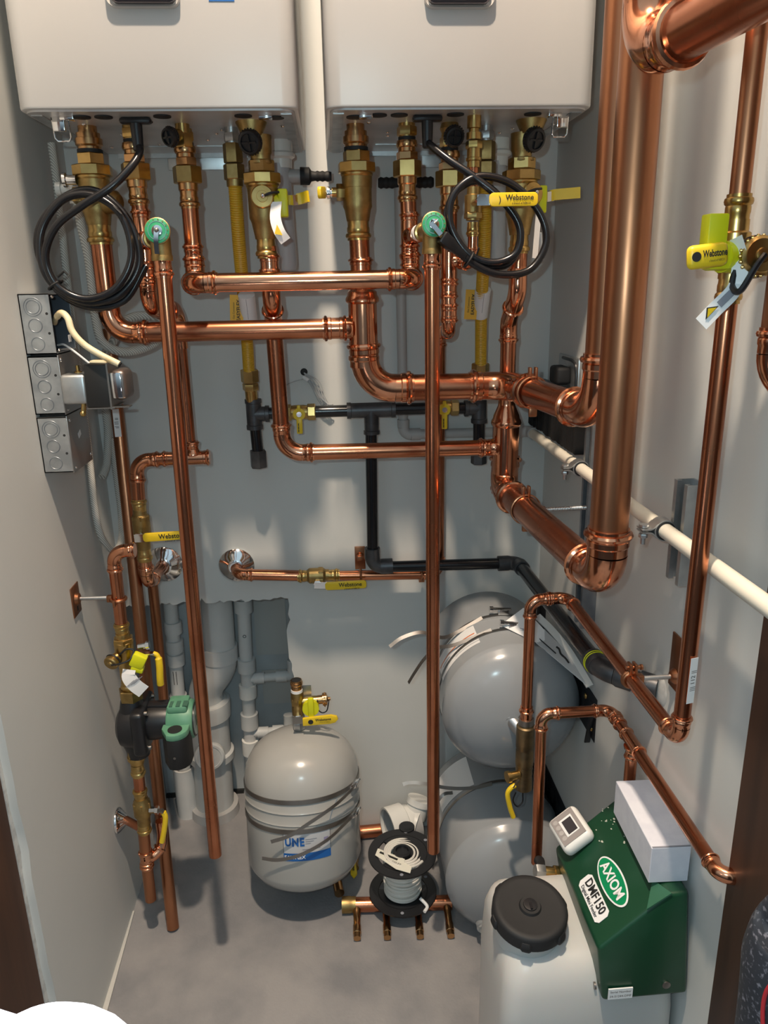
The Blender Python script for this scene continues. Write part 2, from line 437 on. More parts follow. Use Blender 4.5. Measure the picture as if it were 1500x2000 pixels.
boiler(BXL, 'left white wall-hung boiler with a blue sticker on its front', extra=True)
boiler(BXR, 'right white wall-hung boiler beside the thick vertical copper pipes')

# ================================================================== BRASS UNIONS AND VALVES UNDER THE BOILERS
def big_valve(x, y, label, side):
    """two-piece union valve: stub, nuts, body and pressed tail; side = -1/1 outlet direction"""
    t = thing('brass_union_valve', label, 'valve', (x, y, 1.56))
    D = (0, 0, -1); P = (x, y, ZB - .003)
    obj('boiler_stub', MB().lathe(P, D, [(0, .016), (.010, .016), (.011, .020), (.019, .020), (.020, .023), (.030, .023), (.033, .020), (.037, .020)]), BRONZE, t)
    obj('seal', MB().lathe((x, y, ZB - .040), D, [(0, .0215), (.006, .0215)]), RUB, t)
    obj('union_tailpiece', MB().hexn((x, y, ZB - .046), D, 0, .019, .0245), BRASS, t)
    obj('union_nut', MB().hexn((x, y, ZB - .065), D, 0, .018, .0345, 8).lathe((x, y, ZB - .082), D, [(0, .0285), (.004, .029), (.008, .0265)]), BRASS, t)
    obj('valve_body', MB().lathe((x, y, ZB - .089), D, [(0, .0275), (.018, .0270), (.0185, .0262), (.045, .0262), (.050, .0265), (.056, .024), (.070, .0215), (.075, .0205)]), CASTB, t)
    mb = MB(); socket(mb, (x, y, ZB - .163), D, .0185, .034)
    obj('press_tail', mb, BRASS, t)
    sx = side
    b = obj('drain_outlet', MB().hexn((x + sx * .022, y, 1.641), (sx, 0, 0), 0, .016, .0145, 6).cyl((x + sx * .036, y, 1.641), (x + sx * .046, y, 1.641), .0085), BRASS, t)
    return t, b
t, b = big_valve(-.405, -.305, 'left brass union valve behind the left black cord coil', -1)
obj('outlet_boss', MB().lathe((-.405 + .02, -.315, 1.628), (.9, -.3, 0), [(0, .02), (.022, .019), (.028, .012)]), CASTB, t)
obj('bleed_screw', MB().lathe((-.43, -.32, 1.665), (-1, 0, 0), [(0, .008), (.016, .008), (.017, .012), (.022, .012)]), CHROME, t)
t, b = big_valve(.061, -.305, 'central brass union valve under the right boiler with a yellow tipped side drain', -1)
k = obj('drain_cock', MB().lathe((.016, -.305, 1.640), (-1, 0, 0), [(0, .007), (.004, .007), (.005, .011), (.010, .011), (.011, .006), (.016, .006)]), CHROME, t)
lever(t, (.0015, -.312, 1.640), (-.12, -.5, -.05), (0, 0, 1), .040, .020, YEL, .007)

def union(x, y, label, mat=BRASS, r=.0146, pr=None, hz=ZB, drain=None, zl=1.668):
    t = thing('brass_union', label, 'pipe union', (x, y, 1.64))
    D = (0, 0, -1)
    obj('boiler_stub', MB().lathe((x, y, hz - .003), D, [(0, .015), (.022, .015)], 26).hexn((x, y, hz - .008), D, 0, .015, .018), BRASS, t)
    obj('seal', MB().lathe((x, y, hz - .025), D, [(0, .0155), (.006, .0155)]), RUB, t)
    obj('union_collar', MB().lathe((x, y, hz - .031), D, [(0, .018), (.007, .0195), (.011, .018), (.012, .016), (.018, .016)]).hexn((x, y, hz - .049), D, 0, .014, .0195), BRONZE, t)
    obj('union_nut', MB().hexn((x, y, hz - .063), D, 0, .028, .0255, 6, .1), mat, t)
    mb = MB().lathe((x, y, hz - .090), D, [(0, r * 1.2), (.012, r * 1.2), (.014, r * 1.1)])
    socket(mb, (x, y, hz - .103), D, r, .030)
    obj('press_tail', mb, BRONZE, t)
    return t
union(-.329, -.31, 'brass union on the second outlet of the left boiler, crossed by the black cord')
union(.152, -.31, 'brass union in front of the black barbed hose splitter')
def drain(parent, x, y, z, dirn, rc=.0165, name='drain_cap'):
    d = V(dirn).normalized(); p = V((x, y, z))
    mb = MB().lathe(p, d, [(0, .010), (.022, .010)])
    obj('drain_neck', mb, BRASS, parent)
    c = MB(); u, v, w = frame(d); n = 24
    prof = [(.018, rc * .9), (.020, rc), (.030, rc), (.033, rc * .9), (.0335, rc * .72), (.030, rc * .68), (.0295, .001)]
    c.lathe(p, d, prof, 28)
    for i in range(n):
        a = 2 * PI * i / n
        q = p + d * .025 + (u * math.cos(a) + v * math.sin(a)) * rc
        c.ball(q, .0019, (1, 1, 1), None, 6)
    c.box(p + d * .031, (rc * 1.3, .003, .004), Matrix((u, v, w)).transposed()).box(p + d * .031, (.003, rc * 1.3, .004), Matrix((u, v, w)).transposed())
    obj(name, c, BLACK, parent)
t = union(-.240, -.31, 'brass union with a black drain cap beside it under the left boiler', hz=ZB - .006)
obj('inlet_tee', MB().lathe((-.240, -.318, ZB - .003), (0, 0, -1), [(0, .0125), (.018, .0125)]).hexn((-.240, -.318, ZB - .018), (0, 0, -1), 0, .022, .0165), BRASS, t)
drain(t, -.243, -.322, 1.735, (-.55, -.75, -.25), .0155)
t = union(.229, -.31, 'brass union with a black drain cap above it, behind the right cord', hz=ZB - .018)
obj('inlet_body', MB().lathe((.229, -.31, ZB), (0, 0, -1), [(0, .014), (.012, .018), (.022, .013)]), CASTB, t)
drain(t, .229, -.318, 1.735, (.10, -.8, -.32), .0175)

def return_valve(x, label, flip):
    y = -.32; D = (0, 0, -1)
    t = thing('brass_return_valve', label, 'valve', (x, y, 1.54))
    obj('angled_inlet', MB().lathe((x + flip * .012, y - .012, ZB - .001), (0, 0, -1), [(0, .027), (.004, .027), (.018, .020), (.024, .019)])
        .lathe((x, y, ZB - .022), D, [(0, .021), (.028, .020), (.032, .0175), (.040, .0175), (.041, .022), (.046, .0225), (.050, .019), (.056, .019)]), CASTB, t)
    drain(t, x + flip * .006, y - .004, 1.727, (flip * .30, -.80, -.30), .0205)
    obj('seal', MB().lathe((x, y, ZB - .056 - .022), D, [(0, .019), (.006, .019)]), RUB, t)
    obj('union_tailpiece', MB().hexn((x, y, ZB - .062 - .0), D, 0, .020, .0245), BRASS, t)
    obj('union_nut', MB().hexn((x, y, ZB - .083), D, 0, .018, .0345, 8).lathe((x, y, ZB - .100), D, [(0, .029), (.004, .0295), (.008, .027)]), BRASS, t)
    obj('valve_body', MB().lathe((x, y, ZB - .107), D, [(0, .0275), (.050, .0268), (.058, .0235), (.080, .0195), (.086, .0185)]), CASTB, t)
    mb = MB(); socket(mb, (x, y, ZB - .192), D, .0155, .034); obj('press_tail', mb, BRASS, t)
    c = obj('service_cap', MB().lathe((x + (.0 if flip < 0 else .012), y - .018, 1.630), (0.05 if flip < 0 else .35, -1, .1), [(0, .0195), (.012, .0195), (.0135, .0180), (.014, .010), (.0148, .0095), (.015, .003)], 30), BRASS, t)
    obj('cap_stud', MB().ball((x + (.002 if flip < 0 else .02), y - .035, 1.632), .0042, n=10), CHROME, c)
    obj('cap_strap', MB().tube(smooth([(x + .004, y - .035, 1.632), (x + .016, y - .037, 1.636), (x + .030, y - .030, 1.638)]), .0022, 8), BLACK, t)
    hb = obj('lever_hub', MB().bb((x + .027, y - .020, 1.598), (x + .044, y + .002, 1.645), .003).lathe((x + .030, y - .009, 1.625), (-1, 0, 0), [(0, .011), (.010, .011)]), LIME, t)
    st = MB().ribbon([(x + .044, y - .004, 1.627), (x + .052, y + .010, 1.628), (x + .066, y + .016, 1.630)], (0, 0, 1), .017, .002)
    obj('lever_arm', st, CHROME, t)
    tip = MB().ribbon(smooth([(x + .060, y + .015, 1.630), (x + .070, y + .014, 1.632), (x + (.080 if flip < 0 else .112), y + .004, 1.634)], 5), (0, 0, 1), .019, .005)
    obj('lever', tip, YEL, t)
    return t
t = return_valve(-.108, 'brass return valve with a lime lever hub under the right end of the left boiler', -1)
tg = obj('warning_tag', MB().ribbon(smooth([(-.083, -.352, 1.622), (-.086, -.362, 1.595), (-.080, -.368, 1.572), (-.070, -.366, 1.556)], 5), (1, -.2, .35), .020, .0005), WHITE, t)
obj('warning_triangle', MB().prism([(-.0885, -.3690, 1.568), (-.0745, -.3700, 1.5655), (-.0835, -.3695, 1.5835)], (0, -.0006, 0)), YEL, tg)
t = return_valve(.359, 'brass return valve with a yellow lever under the right end of the right boiler', 1)
obj('paper_tag', MB().ribbon([(.384, -.355, 1.60), (.383, -.352, 1.56), (.382, -.348, 1.520)], (.3, -1, 0), .018, .0005).ribbon([(.386, -.353, 1.565), (.391, -.346, 1.54), (.396, -.340, 1.519)], (.3, -1, 0), .018, .0005), WHITE, t)

# ================================================================== HEATING COPPER
t = thing('copper_supply_pipe', 'wide copper pipe falling from the left brass valve and turning right to the big tee', 'copper pipe', (-.405, -.305, 1.402))
run(t, [(-.405, -.305, 1.562), (-.4055, -.305, 1.402), (.032, -.305, 1.401)], .0187, R=.040)
coupling(t, (.012, -.305, 1.401), (1, 0, 0), .0187, .024)

t = thing('copper_supply_header', 'large copper header with a tee and wide bend under the central brass valve', 'copper pipe', (.2, -.305, 1.283))
Rm = .0258
obj('pipe', MB().cyl((.062, -.305, 1.565), (.064, -.305, 1.47), .0187), COPPER, t)
coupling(t, (.064, -.305, 1.508), (0, 0, 1), .0187, .02)
mb = MB().lathe((.065, -.305, 1.475), (0, 0, -1), [(-.006, .0187), (0, .0187), (.008, .0275), (.014, .0285), (.020, .0318), (.026, .0318), (.030, .0275), (.125, .0275), (.128, .030), (.134, .030), (.137, .0275), (.148, .0275)])
mb.lathe((.045, -.305, 1.401), (-1, 0, 0), [(0, .025), (.004, .022), (.012, .0205)]); 
obj('tee', mb, FIT, t)
DM = V((.408 - .357, -.66 + .305, .0)).normalized()
run(t, [(.067, -.305, 1.33), (.069, -.305, 1.2845), (.357, -.305, 1.283), (.408, -.66, 1.281), (.408, -.66, 2.60)], Rm, R=.058, L=.036, mat=[None, None, COPPER, DULL])
t0 = t

t = thing('copper_return_riser', 'tall copper line dropping from the right return valve into a big reducer and forward branch', 'copper pipe', (.36, -.28, 1.07))
r5 = .0158
obj('pipe', MB().cyl((.359, -.32, 1.545), (.359, -.318, 1.47), r5), COPPER, t)
mb = MB().tube(smooth([(.359, -.318, 1.492), (.359, -.317, 1.462), (.358, -.30, 1.44), (.359, -.262, 1.412), (.360, -.25, 1.395), (.360, -.25, 1.372)], 6), r5 * 1.09, 26)
socket(mb, (.359, -.318, 1.482), (0, 0, 1), r5); socket(mb, (.360, -.25, 1.385), (0, 0, -1), r5)
mb.torus((.3585, -.287, 1.4305), (0, .75, -.6), r5 * 1.1, .004)
obj('offset_bend', mb, FIT, t)
obj('pipe', MB().cyl((.360, -.25, 1.37), (.360, -.25, 1.245), r5), COPPER, t)
mb = MB().lathe((.360, -.25, 1.262), (0, 0, -1), [(0, .0172), (.022, .0172), (.028, .0180), (.048, .0265), (.054, .0275), (.058, .0300), (.063, .0315), (.068, .030), (.071, .0275), (.20, .0275), (.202, .030), (.207, .030), (.210, .0275), (.215, .0275)])
mb.lathe((.342, -.25, 1.147), (-1, 0, 0), [(0, .024), (.004, .021), (.010, .0182), (.018, .0182)]); socket(mb, (.326, -.25, 1.147), (-1, 0, 0), .0165, .024)
obj('reducing_tee', mb, FIT, t)
run(t, [(.359, -.25, 1.075), (.357, -.255, 1.056), (.388, -.785, 1.058), (.388, -.785, 2.60)], .0270, R=.045, L=.038, mat=[None, COPPER, DULL])

t = thing('copper_return_pipe', 'copper pipe dropping behind two horizontal bars and bending right below the black gas pipe', 'copper pipe', (-.105, -.25, 1.148))
obj('pipe', MB().cyl((-.105, -.32, 1.55), (-.104, -.318, 1.50), r5), COPPER, t)
coupling(t, (-.104, -.318, 1.517), (0, 0, 1), r5, .020)
mb = MB().tube(smooth([(-.104, -.318, 1.50), (-.104, -.318, 1.468), (-.1045, -.305, 1.447), (-.107, -.268, 1.422), (-.108, -.253, 1.402), (-.108, -.251, 1.38)], 6), r5 * 1.09, 26)
socket(mb, (-.104, -.318, 1.49), (0, 0, 1), r5); mb.torus((-.1055, -.287, 1.436), (0, .75, -.6), r5 * 1.1, .004)
obj('offset_bend', mb, FIT, t)
run(t, [(-.108, -.251, 1.39), (-.1045, -.245, 1.149), (.318, -.25, 1.147)], .0165, R=.040)

t = thing('copper_cross_bar', 'uppermost horizontal copper bar, crossing in front of the pipes under both boilers', 'copper pipe', (-.04, -.39, 1.488))
r3 = .0158
run(t, [(-.240, -.31, 1.66), (-.241, -.31, 1.4885)], .0150)
coupling(t, (-.241, -.31, 1.535), (0, 0, 1), .0150, .022)
run(t, [(-.241, -.31, 1.53), (-.241, -.312, 1.489), (-.238, -.388, 1.4885), (.152, -.388, 1.488), (.156, -.312, 1.489), (.156, -.31, 1.53)], .0163, R=.026, L=.022, mat=FIT)
run(t, [(.152, -.31, 1.66), (.156, -.31, 1.53)], .0150)
coupling(t, (.1555, -.31, 1.53), (0, 0, 1), .0150, .022)
tee(t, (.155, -.31, 1.563), (0, 0, 1), .022, .0150, (.026, -.12, .003), .026, .0115)

def relief(xt, xv, zt, label, plug=False):
    """brass relief valve with a green dial on a branch towards the viewer"""
    d = V((xv - xt, -.12, .0)).normalized()
    t = thing('relief_valve', label, 'relief valve', (xv, -.43, zt - .03))
    c = V((xv, -.43, zt))
    obj('inlet', MB().lathe(V((xt, -.31, zt)) + d * .060, d, [(0, .0125), (.012, .0125), (.014, .0165), (.022, .0165), (.023, .0135), (.060, .0135)]), BRASS, t)
    obj('thread_tape', MB().lathe(V((xt, -.31, zt)) + d * .052, d, [(0, .0142), (.010, .0142)]), WHITE, t)
    obj('valve_body', MB().lathe(c + V((0, 0, .018)), (0, 0, -1), [(0, .012), (.004, .0165), (.046, .0165), (.048, .0175), (.056, .0175)]), CASTB, t)
    f = V((.03, -1, .10)).normalized()
    h = obj('dial_housing', MB().lathe(c - f * .002 + V((0, 0, .006)), f, [(0, .016), (.012, .0195), (.020, .0210), (.0225, .0210), (.0232, .0198)], 30), CASTB, t)
    dc = c + V((0, 0, .006)) + f * .0215
    dl = obj('green_dial', MB().lathe(dc, f, [(0, .0198), (.0012, .0196), (.0016, .0190)], 34), DISCG, t)
    obj('dial_ring', MB().torus(dc + f * .0016, f, .0145, .0007, 30, 6).lathe(dc, f, [(0, .0085), (.003, .0085), (.0034, .0075)]), CHROME, dl)
    u, v, w = frame(f)
    for i in range(14):
        if 8 < i < 13: continue
        a = 2 * PI * i / 14 - .4
        p = dc + f * .0018 + (V((1, 0, 0)) * math.cos(a) + V((0, .1, 1)) * math.sin(a)) * .0172
        obj('dial_mark', MB().box(p, (.0016, .0006, .0022)), CASTB, dl)
    if not plug:
        tip = [dc + f * .004 + V((0, 0, .006)), dc + f * .006, dc + f * .008 + V((-.002, 0, -.016)), dc + f * .003 + V((-.003, 0, -.036))]
        sd = V((1, 0, 0))
    else:
        tip = [dc + f * .004 + V((.006, 0, .006)), dc + f * .006 + V((.0, 0, 0)), dc + f * .008 + V((-.006, 0, .002)), dc + f * .010 + V((.010, 0, -.018))]
        sd = V((.6, 0, .8))
    obj('test_lever', MB().ribbon(smooth(tip, 4), sd, .0075, .0022), CHROME, t)
    obj('lever_pin', MB().ball(dc + f * .006, .0042, n=10), STEEL, t)
    return t
relief(-.328, -.274, 1.563, 'left relief valve with green dial and chrome lever pointing down')
relief(.155, .181, 1.566, 'right relief valve with green dial beside the black cord plug', True)
def discharge(xv, x2, z0, z1, label):
    t = thing('relief_discharge_pipe', label, 'copper pipe', (x2, -.43, z1), 'long discharge pipes hanging from the relief valves')
    obj('thread_tape', MB().cyl((xv, -.43, z0 + .004), (xv, -.43, z0 + .010), .0150), WHITE, t)
    mb = MB().lathe((xv, -.43, z0 + .005), (0, 0, -1), [(0, .0155), (.010, .0155), (.012, .0145), (.016, .0145)]); socket(mb, (xv, -.43, z0 - .010), (0, 0, -1), .0133, .024)
    obj('adapter', mb, FIT, t)
    mb = MB().cyl((xv, -.43, z0 - .02), (x2, -.432, z1), .0133)
    obj('pipe', mb, COPPER, t)
    obj('open_end', MB().cyl((x2, -.432, z1 + .0006), (x2, -.432, z1 - .0004), .0120), INK, t)
    return t
discharge(-.274, -.2865, 1.532, .320, 'long copper pipe hanging from the left relief valve, open end left of the gray tank')
discharge(.181, .1825, 1.536, .292, 'long copper pipe hanging from the right relief valve, open end above the wire reel')

# ================================================================== DOMESTIC WATER COPPER
t = thing('copper_drop_pipe', 'copper line looping back behind the left green dial down to a tee with open stub', 'copper pipe', (-.308, -.16, 1.127))
rr = .0146
obj('pipe', MB().cyl((-.329, -.31, 1.66), (-.328, -.31, 1.59), rr), COPPER, t)
tee(t, (-.328, -.31, 1.563), (0, 0, 1), .034, rr, (.054, -.12, 0), .030, .0118)
coupling(t, (-.3285, -.31, 1.512), (0, 0, 1), rr, .018)
run(t, [(-.3285, -.31, 1.50), (-.330, -.31, 1.442), (-.308, -.165, 1.441), (-.308, -.16, 1.36)], rr, R=.034, mat=FIT)
run(t, [(-.308, -.16, 1.40), (-.308, -.16, 1.165)], .0120)
tee(t, (-.304, -.16, 1.127), (1, 0, 0), .017, .0140, (0, 0, 1), .012, .0120)
run(t, [(-.285, -.16, 1.127), (-.270, -.16, 1.127)], .0135)
run(t, [(-.32, -.16, 1.127), (-.426, -.16, 1.126), (-.431, -.16, 1.02)], .0140, R=.030)
coupling(t, (-.352, -.16, 1.127), (1, 0, 0), .0140, .018)
obj('open_mouth', MB().cyl((-.2698, -.16, 1.127), (-.2690, -.16, 1.127), .0115), INK, t)

t = thing('ball_valve', 'brass ball valve with a yellow lever halfway down the left wall corner', 'valve', (-.432, -.16, .91), 'inline brass ball valves')
mb = MB(); socket(mb, (-.431, -.16, 1.012), (0, 0, 1), .0135, .028); obj('press_end', mb, BRASS, t)
mb = MB(); socket(mb, (-.432, -.16, .925), (0, 0, -1), .0135, .030); obj('press_end', mb, BRASS, t)
obj('valve_body', MB().lathe((-.4315, -.16, 1.016), (0, 0, -1), [(0, .0145), (.012, .0150), (.016, .0195), (.060, .0195), (.070, .0155), (.092, .015)]).hexn((-.4315, -.16, 1.012), (0, 0, -1), .010, .020, .0205), CASTB, t)
obj('stem_nut', MB().lathe((-.431, -.180, .963), (0, -1, 0), [(0, .008), (.010, .008), (.011, .0105), (.017, .010)], 6), CHROME, t)
obj('lever_arm', MB().ribbon([(-.440, -.196, .961), (-.416, -.197, .961)], (0, 0, 1), .018, .003), CHROME, t)
l = lever(t, (-.421, -.197, .962), (1, .0, .03), (0, 0, 1), .092, .019)
print_brand(l, (-.358, -.2008, .9645), (1, 0, .03), (0, 0, 1), .0150)
t = thing('copper_wall_elbow', 'copper elbow entering the left chrome wall flange below the brass ball valve', 'copper pipe', (-.432, -.08, .835))
run(t, [(-.432, -.16, .905), (-.432, -.158, .838), (-.430, -.002, .826)], .0140, mat=FIT, R=.028)
run(t, [(-.4365, -.103, .826), (-.452, -.075, .36)], .0120, mat=DULL)
def flange(p, d, r, label):
    t = thing('wall_flange', label, 'wall flange', p)
    obj('chrome_cup', MB().lathe(p, d, [(0, r), (.003, r), (.006, r * .93), (.012, r * .72), (.018, r * .50), (.021, r * .40), (.021, r * .36)], 40), CHROME, t)
flange((-.430, -.0005, .826), (0, -1, 0), .046, 'chrome wall flange behind the left copper elbow')
flange((-.253, -.0005, .815), (0, -1, 0), .044, 'chrome wall flange where the low horizontal copper pipe leaves the back wall')

t = thing('copper_cold_pipe', 'low horizontal copper pipe running right from a chrome flange along the back wall', 'copper pipe', (0, -.045, .80))
run(t, [(-.253, -.003, .815), (-.247, -.045, .808), (-.090, -.045, .797)], .0135, mat=COPPER, R=.022)
run(t, [(-.015, -.045, .793), (.2485, -.045, .785), (.2505, -.045, 1.384), (.229, -.31, 1.390), (.2285, -.31, 1.44)], .0125, R=.026)
run(t, [(.229, -.31, 1.645), (.2285, -.31, 1.42)], .0146, mat=FIT)
coupling(t, (.2285, -.31, 1.470), (0, 0, 1), .0146, .020); coupling(t, (.229, -.31, 1.425), (0, 0, 1), .0146, .018)
tee(t, (.2288, -.31, 1.518), (0, 0, 1), .026, .0146, (.85, -.45, 0), .010, .0085)
run(t, [(.2288, -.31, 1.66), (.229, -.31, 1.54)], .0146)
obj('wall_clamp', MB().bb((.042, -.006, .792), (.068, -.001, .852), .001).lathe((.055, -.006, .828), (0, -1, 0), [(0, .010), (.010, .008), (.012, .004)], 16).bb((.048, -.028, .822), (.060, -.0005, .834), .001).torus((.054, -.045, .791), (1, 0, 0), .0150, .003), DULL, t)
obj('end_clamp', MB().torus((.205, -.045, .787), (1, 0, 0), .0150, .003).bb((.198, -.050, .767), (.212, -.041, .775), .001), DULL, t)
t = thing('ball_valve', 'brass ball valve with a yellow lever on the low horizontal copper pipe', 'valve', (-.052, -.045, .79), 'inline brass ball valves')
mb = MB(); socket(mb, (-.073, -.045, .796), (-1, 0, 0), .0130, .028); obj('press_end', mb, BRASS, t)
mb = MB(); socket(mb, (-.028, -.045, .7945), (1, 0, 0), .0130, .030); obj('press_end', mb, BRASS, t)
obj('valve_body', MB().lathe((-.078, -.045, .796), (1, 0, 0), [(0, .0145), (.006, .019), (.040, .019), (.046, .0145), (.054, .0145)]).hexn((-.078, -.045, .796), (1, 0, 0), .028, .040, .0205), CASTB, t)
obj('stem_nut', MB().lathe((-.052, -.063, .787), (0, -1, 0), [(0, .008), (.010, .008), (.011, .0105), (.017, .010)], 6), CHROME, t)
obj('lever_arm', MB().ribbon([(-.060, -.079, .785), (-.030, -.080, .783)], (0, 0, 1), .017, .003), CHROME, t)
l = lever(t, (-.034, -.080, .781), (1, 0, .01), (0, 0, 1), .100, .020)
print_brand(l, (.027, -.0838, .7835), (1, 0, .01), (0, 0, 1), .0145)

t = thing('small_supply_line', 'thin copper and brass line with a fill valve crossing behind the right cord coil', 'copper pipe', (.263, -.37, 1.51))
obj('boiler_stub', MB().lathe((.262, -.37, ZB - .002), (0, 0, -1), [(0, .012), (.020, .012), (.021, .009), (.026, .009), (.027, .013), (.038, .013)]).hexn((.262, -.37, ZB - .042), (0, 0, -1), 0, .012, .0145).lathe((.262, -.37, ZB - .054), (0, 0, -1), [(0, .0118), (.014, .0118), (.015, .0135), (.019, .0135), (.020, .0112), (.03, .0112)]), BRASS, t)
run(t, [(.262, -.37, 1.675), (.262, -.37, 1.625)], .0080)
obj('brass_valve_body', MB().lathe((.262, -.37, 1.640), (0, 0, -1), [(0, .011), (.012, .011), (.014, .0150), (.042, .0150), (.046, .012), (.055, .012)]).hexn((.262, -.37, 1.598), (0, 0, -1), 0, .010, .0160), CASTB, t)
mb = MB(); socket(mb, (.262, -.37, 1.582), (0, 0, -1), .0092, .024); obj('press_tail', mb, BRASS, t)
run(t, [(.262, -.37, 1.565), (.262, -.368, 1.512), (.249, -.322, 1.511)], .0085, R=.017, mat=FIT)
obj('stem_nut', MB().lathe((.262, -.384, 1.612), (0, -1, 0), [(0, .007), (.058, .007), (.059, .010), (.068, .0095)], 6), CHROME, t)
obj('lever_arm', MB().ribbon([(.254, -.449, 1.611), (.280, -.450, 1.611)], (0, 0, 1), .017, .003), CHROME, t)
l = lever(t, (.274, -.452, 1.611), (1, -.02, 0), (0, 0, 1), .081, .0215)
print_brand(l, (.324, -.4570, 1.6135), (1, -.02, 0), (0, 0, 1), .0122)
text('lettering', ')', .015, (.291, -.4560, 1.611), (1, 0, 0), (0, 0, 1), INK, l)

# ================================================================== UPPER RIGHT AND LOWER RIGHT COPPER
t = thing('overhead_copper_pipe', 'shiny copper pipe with a bend crossing the top right corner of the picture', 'copper pipe', (.366, -.85, 1.72))
run(t, [(.364, -.852, 2.60), (.366, -.852, 1.722), (.425, -1.42, 1.721)], .0262, R=.047, L=.040, mat=COPPER)
obj('brass_end', MB().lathe((.404, -1.15, 1.721), (.104, -1, 0), [(0, .028), (.03, .028), (.034, .031), (.06, .031)]), BRASS, t)

t = thing('copper_wall_pipe', 'thin upright copper pipe on the right wall turning back to the brass tank valve', 'copper pipe', (.44, -.94, .89))
rb = .0108
run(t, [(.452, -.928, 2.60), (.451, -.932, 1.545)], rb, mat=DULL)
run(t, [(.4505, -.933, 1.475), (.443, -.945, .893), (.443, -.455, .889), (.369, -.458, .888), (.369, -.46, .63)], rb, R=.022, mat=COPPER)
obj('barcode_sticker', MB().ribbon([(.4465, -.9548, 1.02), (.4462, -.9550, .955)], (1, .25, 0), .011, .0004), WHITE, t)
text('lettering', '||| 112 ||', .009, (.4465, -.9553, .988), (0, 0, 1), (-1, -.3, 0), INK, t)
obj('press_sleeve', MB().cyl((.369, -.46, .655), (.369, -.46, .62), .0125).torus((.369, -.46, .645), (0, 0, 1), .0125, .0028), FIT, t)

t = thing('isolation_valve', 'brass drain valve with a thick lime yellow lever on the right wall pipe', 'valve', (.4505, -.933, 1.51))
mb = MB(); socket(mb, (.451, -.932, 1.538), (0, 0, 1), .0118, .030); obj('press_end', mb, BRASS, t)
mb = MB(); socket(mb, (.4503, -.933, 1.485), (0, 0, -1), .0115, .032); obj('press_end', mb, BRASS, t)
obj('valve_body', MB().lathe((.451, -.932, 1.542), (0, 0, -1), [(0, .0135), (.012, .0135), (.014, .0165), (.040, .0165), (.046, .0135), (.062, .0135)]).hexn((.4505, -.933, 1.500), (0, 0, -1), 0, .014, .0155), BRASS, t)
obj('drain_neck', MB().lathe((.453, -.935, 1.505), (.45, -.9, 0), [(0, .0115), (.030, .0115)]), BRASS, t)
cc = V((.4600, -.964, 1.5025)); cd = V((-.05, -1, .08)).normalized()
cp = MB().lathe(cc, cd, [(0, .019), (.003, .0205), (.011, .0205), (.013, .018), (.0145, .017), (.0145, .008), (.016, .007), (.017, .004)], 30)
u, v, w = frame(cd)
for i in range(22):
    a = 2 * PI * i / 22
    cp.ball(cc + cd * .007 + (u * math.cos(a) + v * math.sin(a)) * .0205, .0022, n=6)
obj('drain_cap', cp, BRASS, t)
obj('cap_strap', MB().tube(smooth([cc + cd * .018, cc + cd * .022 + V((-.010, 0, -.012)), cc + cd * .018 + V((-.022, 0, -.036)), cc + cd * .006 + V((-.026, 0, -.030)), cc - cd * .002 + V((-.020, 0, -.008))]), .0034, 8), BLACK, t)
obj('strap_ring', MB().torus(cc - cd * .002, cd, .0195, .0030, 28, 8), BLACK, t)
hub = obj('lever_hub', MB().bb((.4035, -.966, 1.514), (.4255, -.946, 1.5465), .002).lathe((.440, -.950, 1.503), (-1, -.3, 0), [(0, .0165), (.014, .0165)]).bb((.405, -.967, 1.489), (.436, -.946, 1.517), .006), LIME, t)
obj('stem', MB().cyl((.438, -.950, 1.504), (.451, -.936, 1.506), .009), BRASS, t)
l = obj('lever', MB().box((.4015, -.972, 1.5040), (.0435, .012, .0245), Matrix.Rotation(-.10, 3, 'Y'), .006, 3), YEL, t)
text('lettering', 'Webstone', .0098, (.4070, -.9783, 1.5065), (1, 0, .10), (-.10, 0, 1), INK, l, off=.0003, sx=.62)
text('lettering', 'a brand of NIBCO', .0034, (.4095, -.9783, 1.4995), (1, 0, .10), (-.10, 0, 1), INK, l, sx=.66)
obj('handle_mark', MB().lathe((.3875, -.9781, 1.5030), (0, -1, 0), [(0, .0050), (.0004, .0050)]), INK, l)
wt = [(.4350, -.964, 1.522), (.4400, -.968, 1.504), (.4400, -.970, 1.482), (.4345, -.971, 1.467), (.4185, -.972, 1.451), (.4020, -.973, 1.434)]
tg = obj('warning_tag', MB().ribbon(smooth(wt, 5), [V((.35, -1, .1))] * 7 + [V((.7, -.6, -.2))] * 6 + [V((.75, -.1, -.75))] * 13, .0170, .0005), WHITE, t)
obj('warning_triangle', MB().prism([(.4062, -.9735, 1.4385), (.4062, -.9735, 1.4510), (.4195, -.9730, 1.4525)], (0, -.0004, 0)), INK, tg)
obj('warning_fill', MB().prism([(.4076, -.9741, 1.4407), (.4074, -.9741, 1.4500), (.4172, -.9736, 1.4510)], (0, -.0003, 0)), YEL, tg)
obj('tag_print', MB().box((.4265, -.9727, 1.4600), (.018, .0004, .008), Matrix.Rotation(-.78, 3, 'Y')), GRAYINK, tg)

t = thing('copper_edge_pipe', 'copper pipe with a bend cut off by the right edge of the picture', 'copper pipe', (.447, -1.02, 1.37))
run(t, [(.4575, -1.022, 2.60), (.4575, -1.022, 1.365), (.64, -1.022, 1.360)], .0140, R=.042, L=.026, mat=DULL)

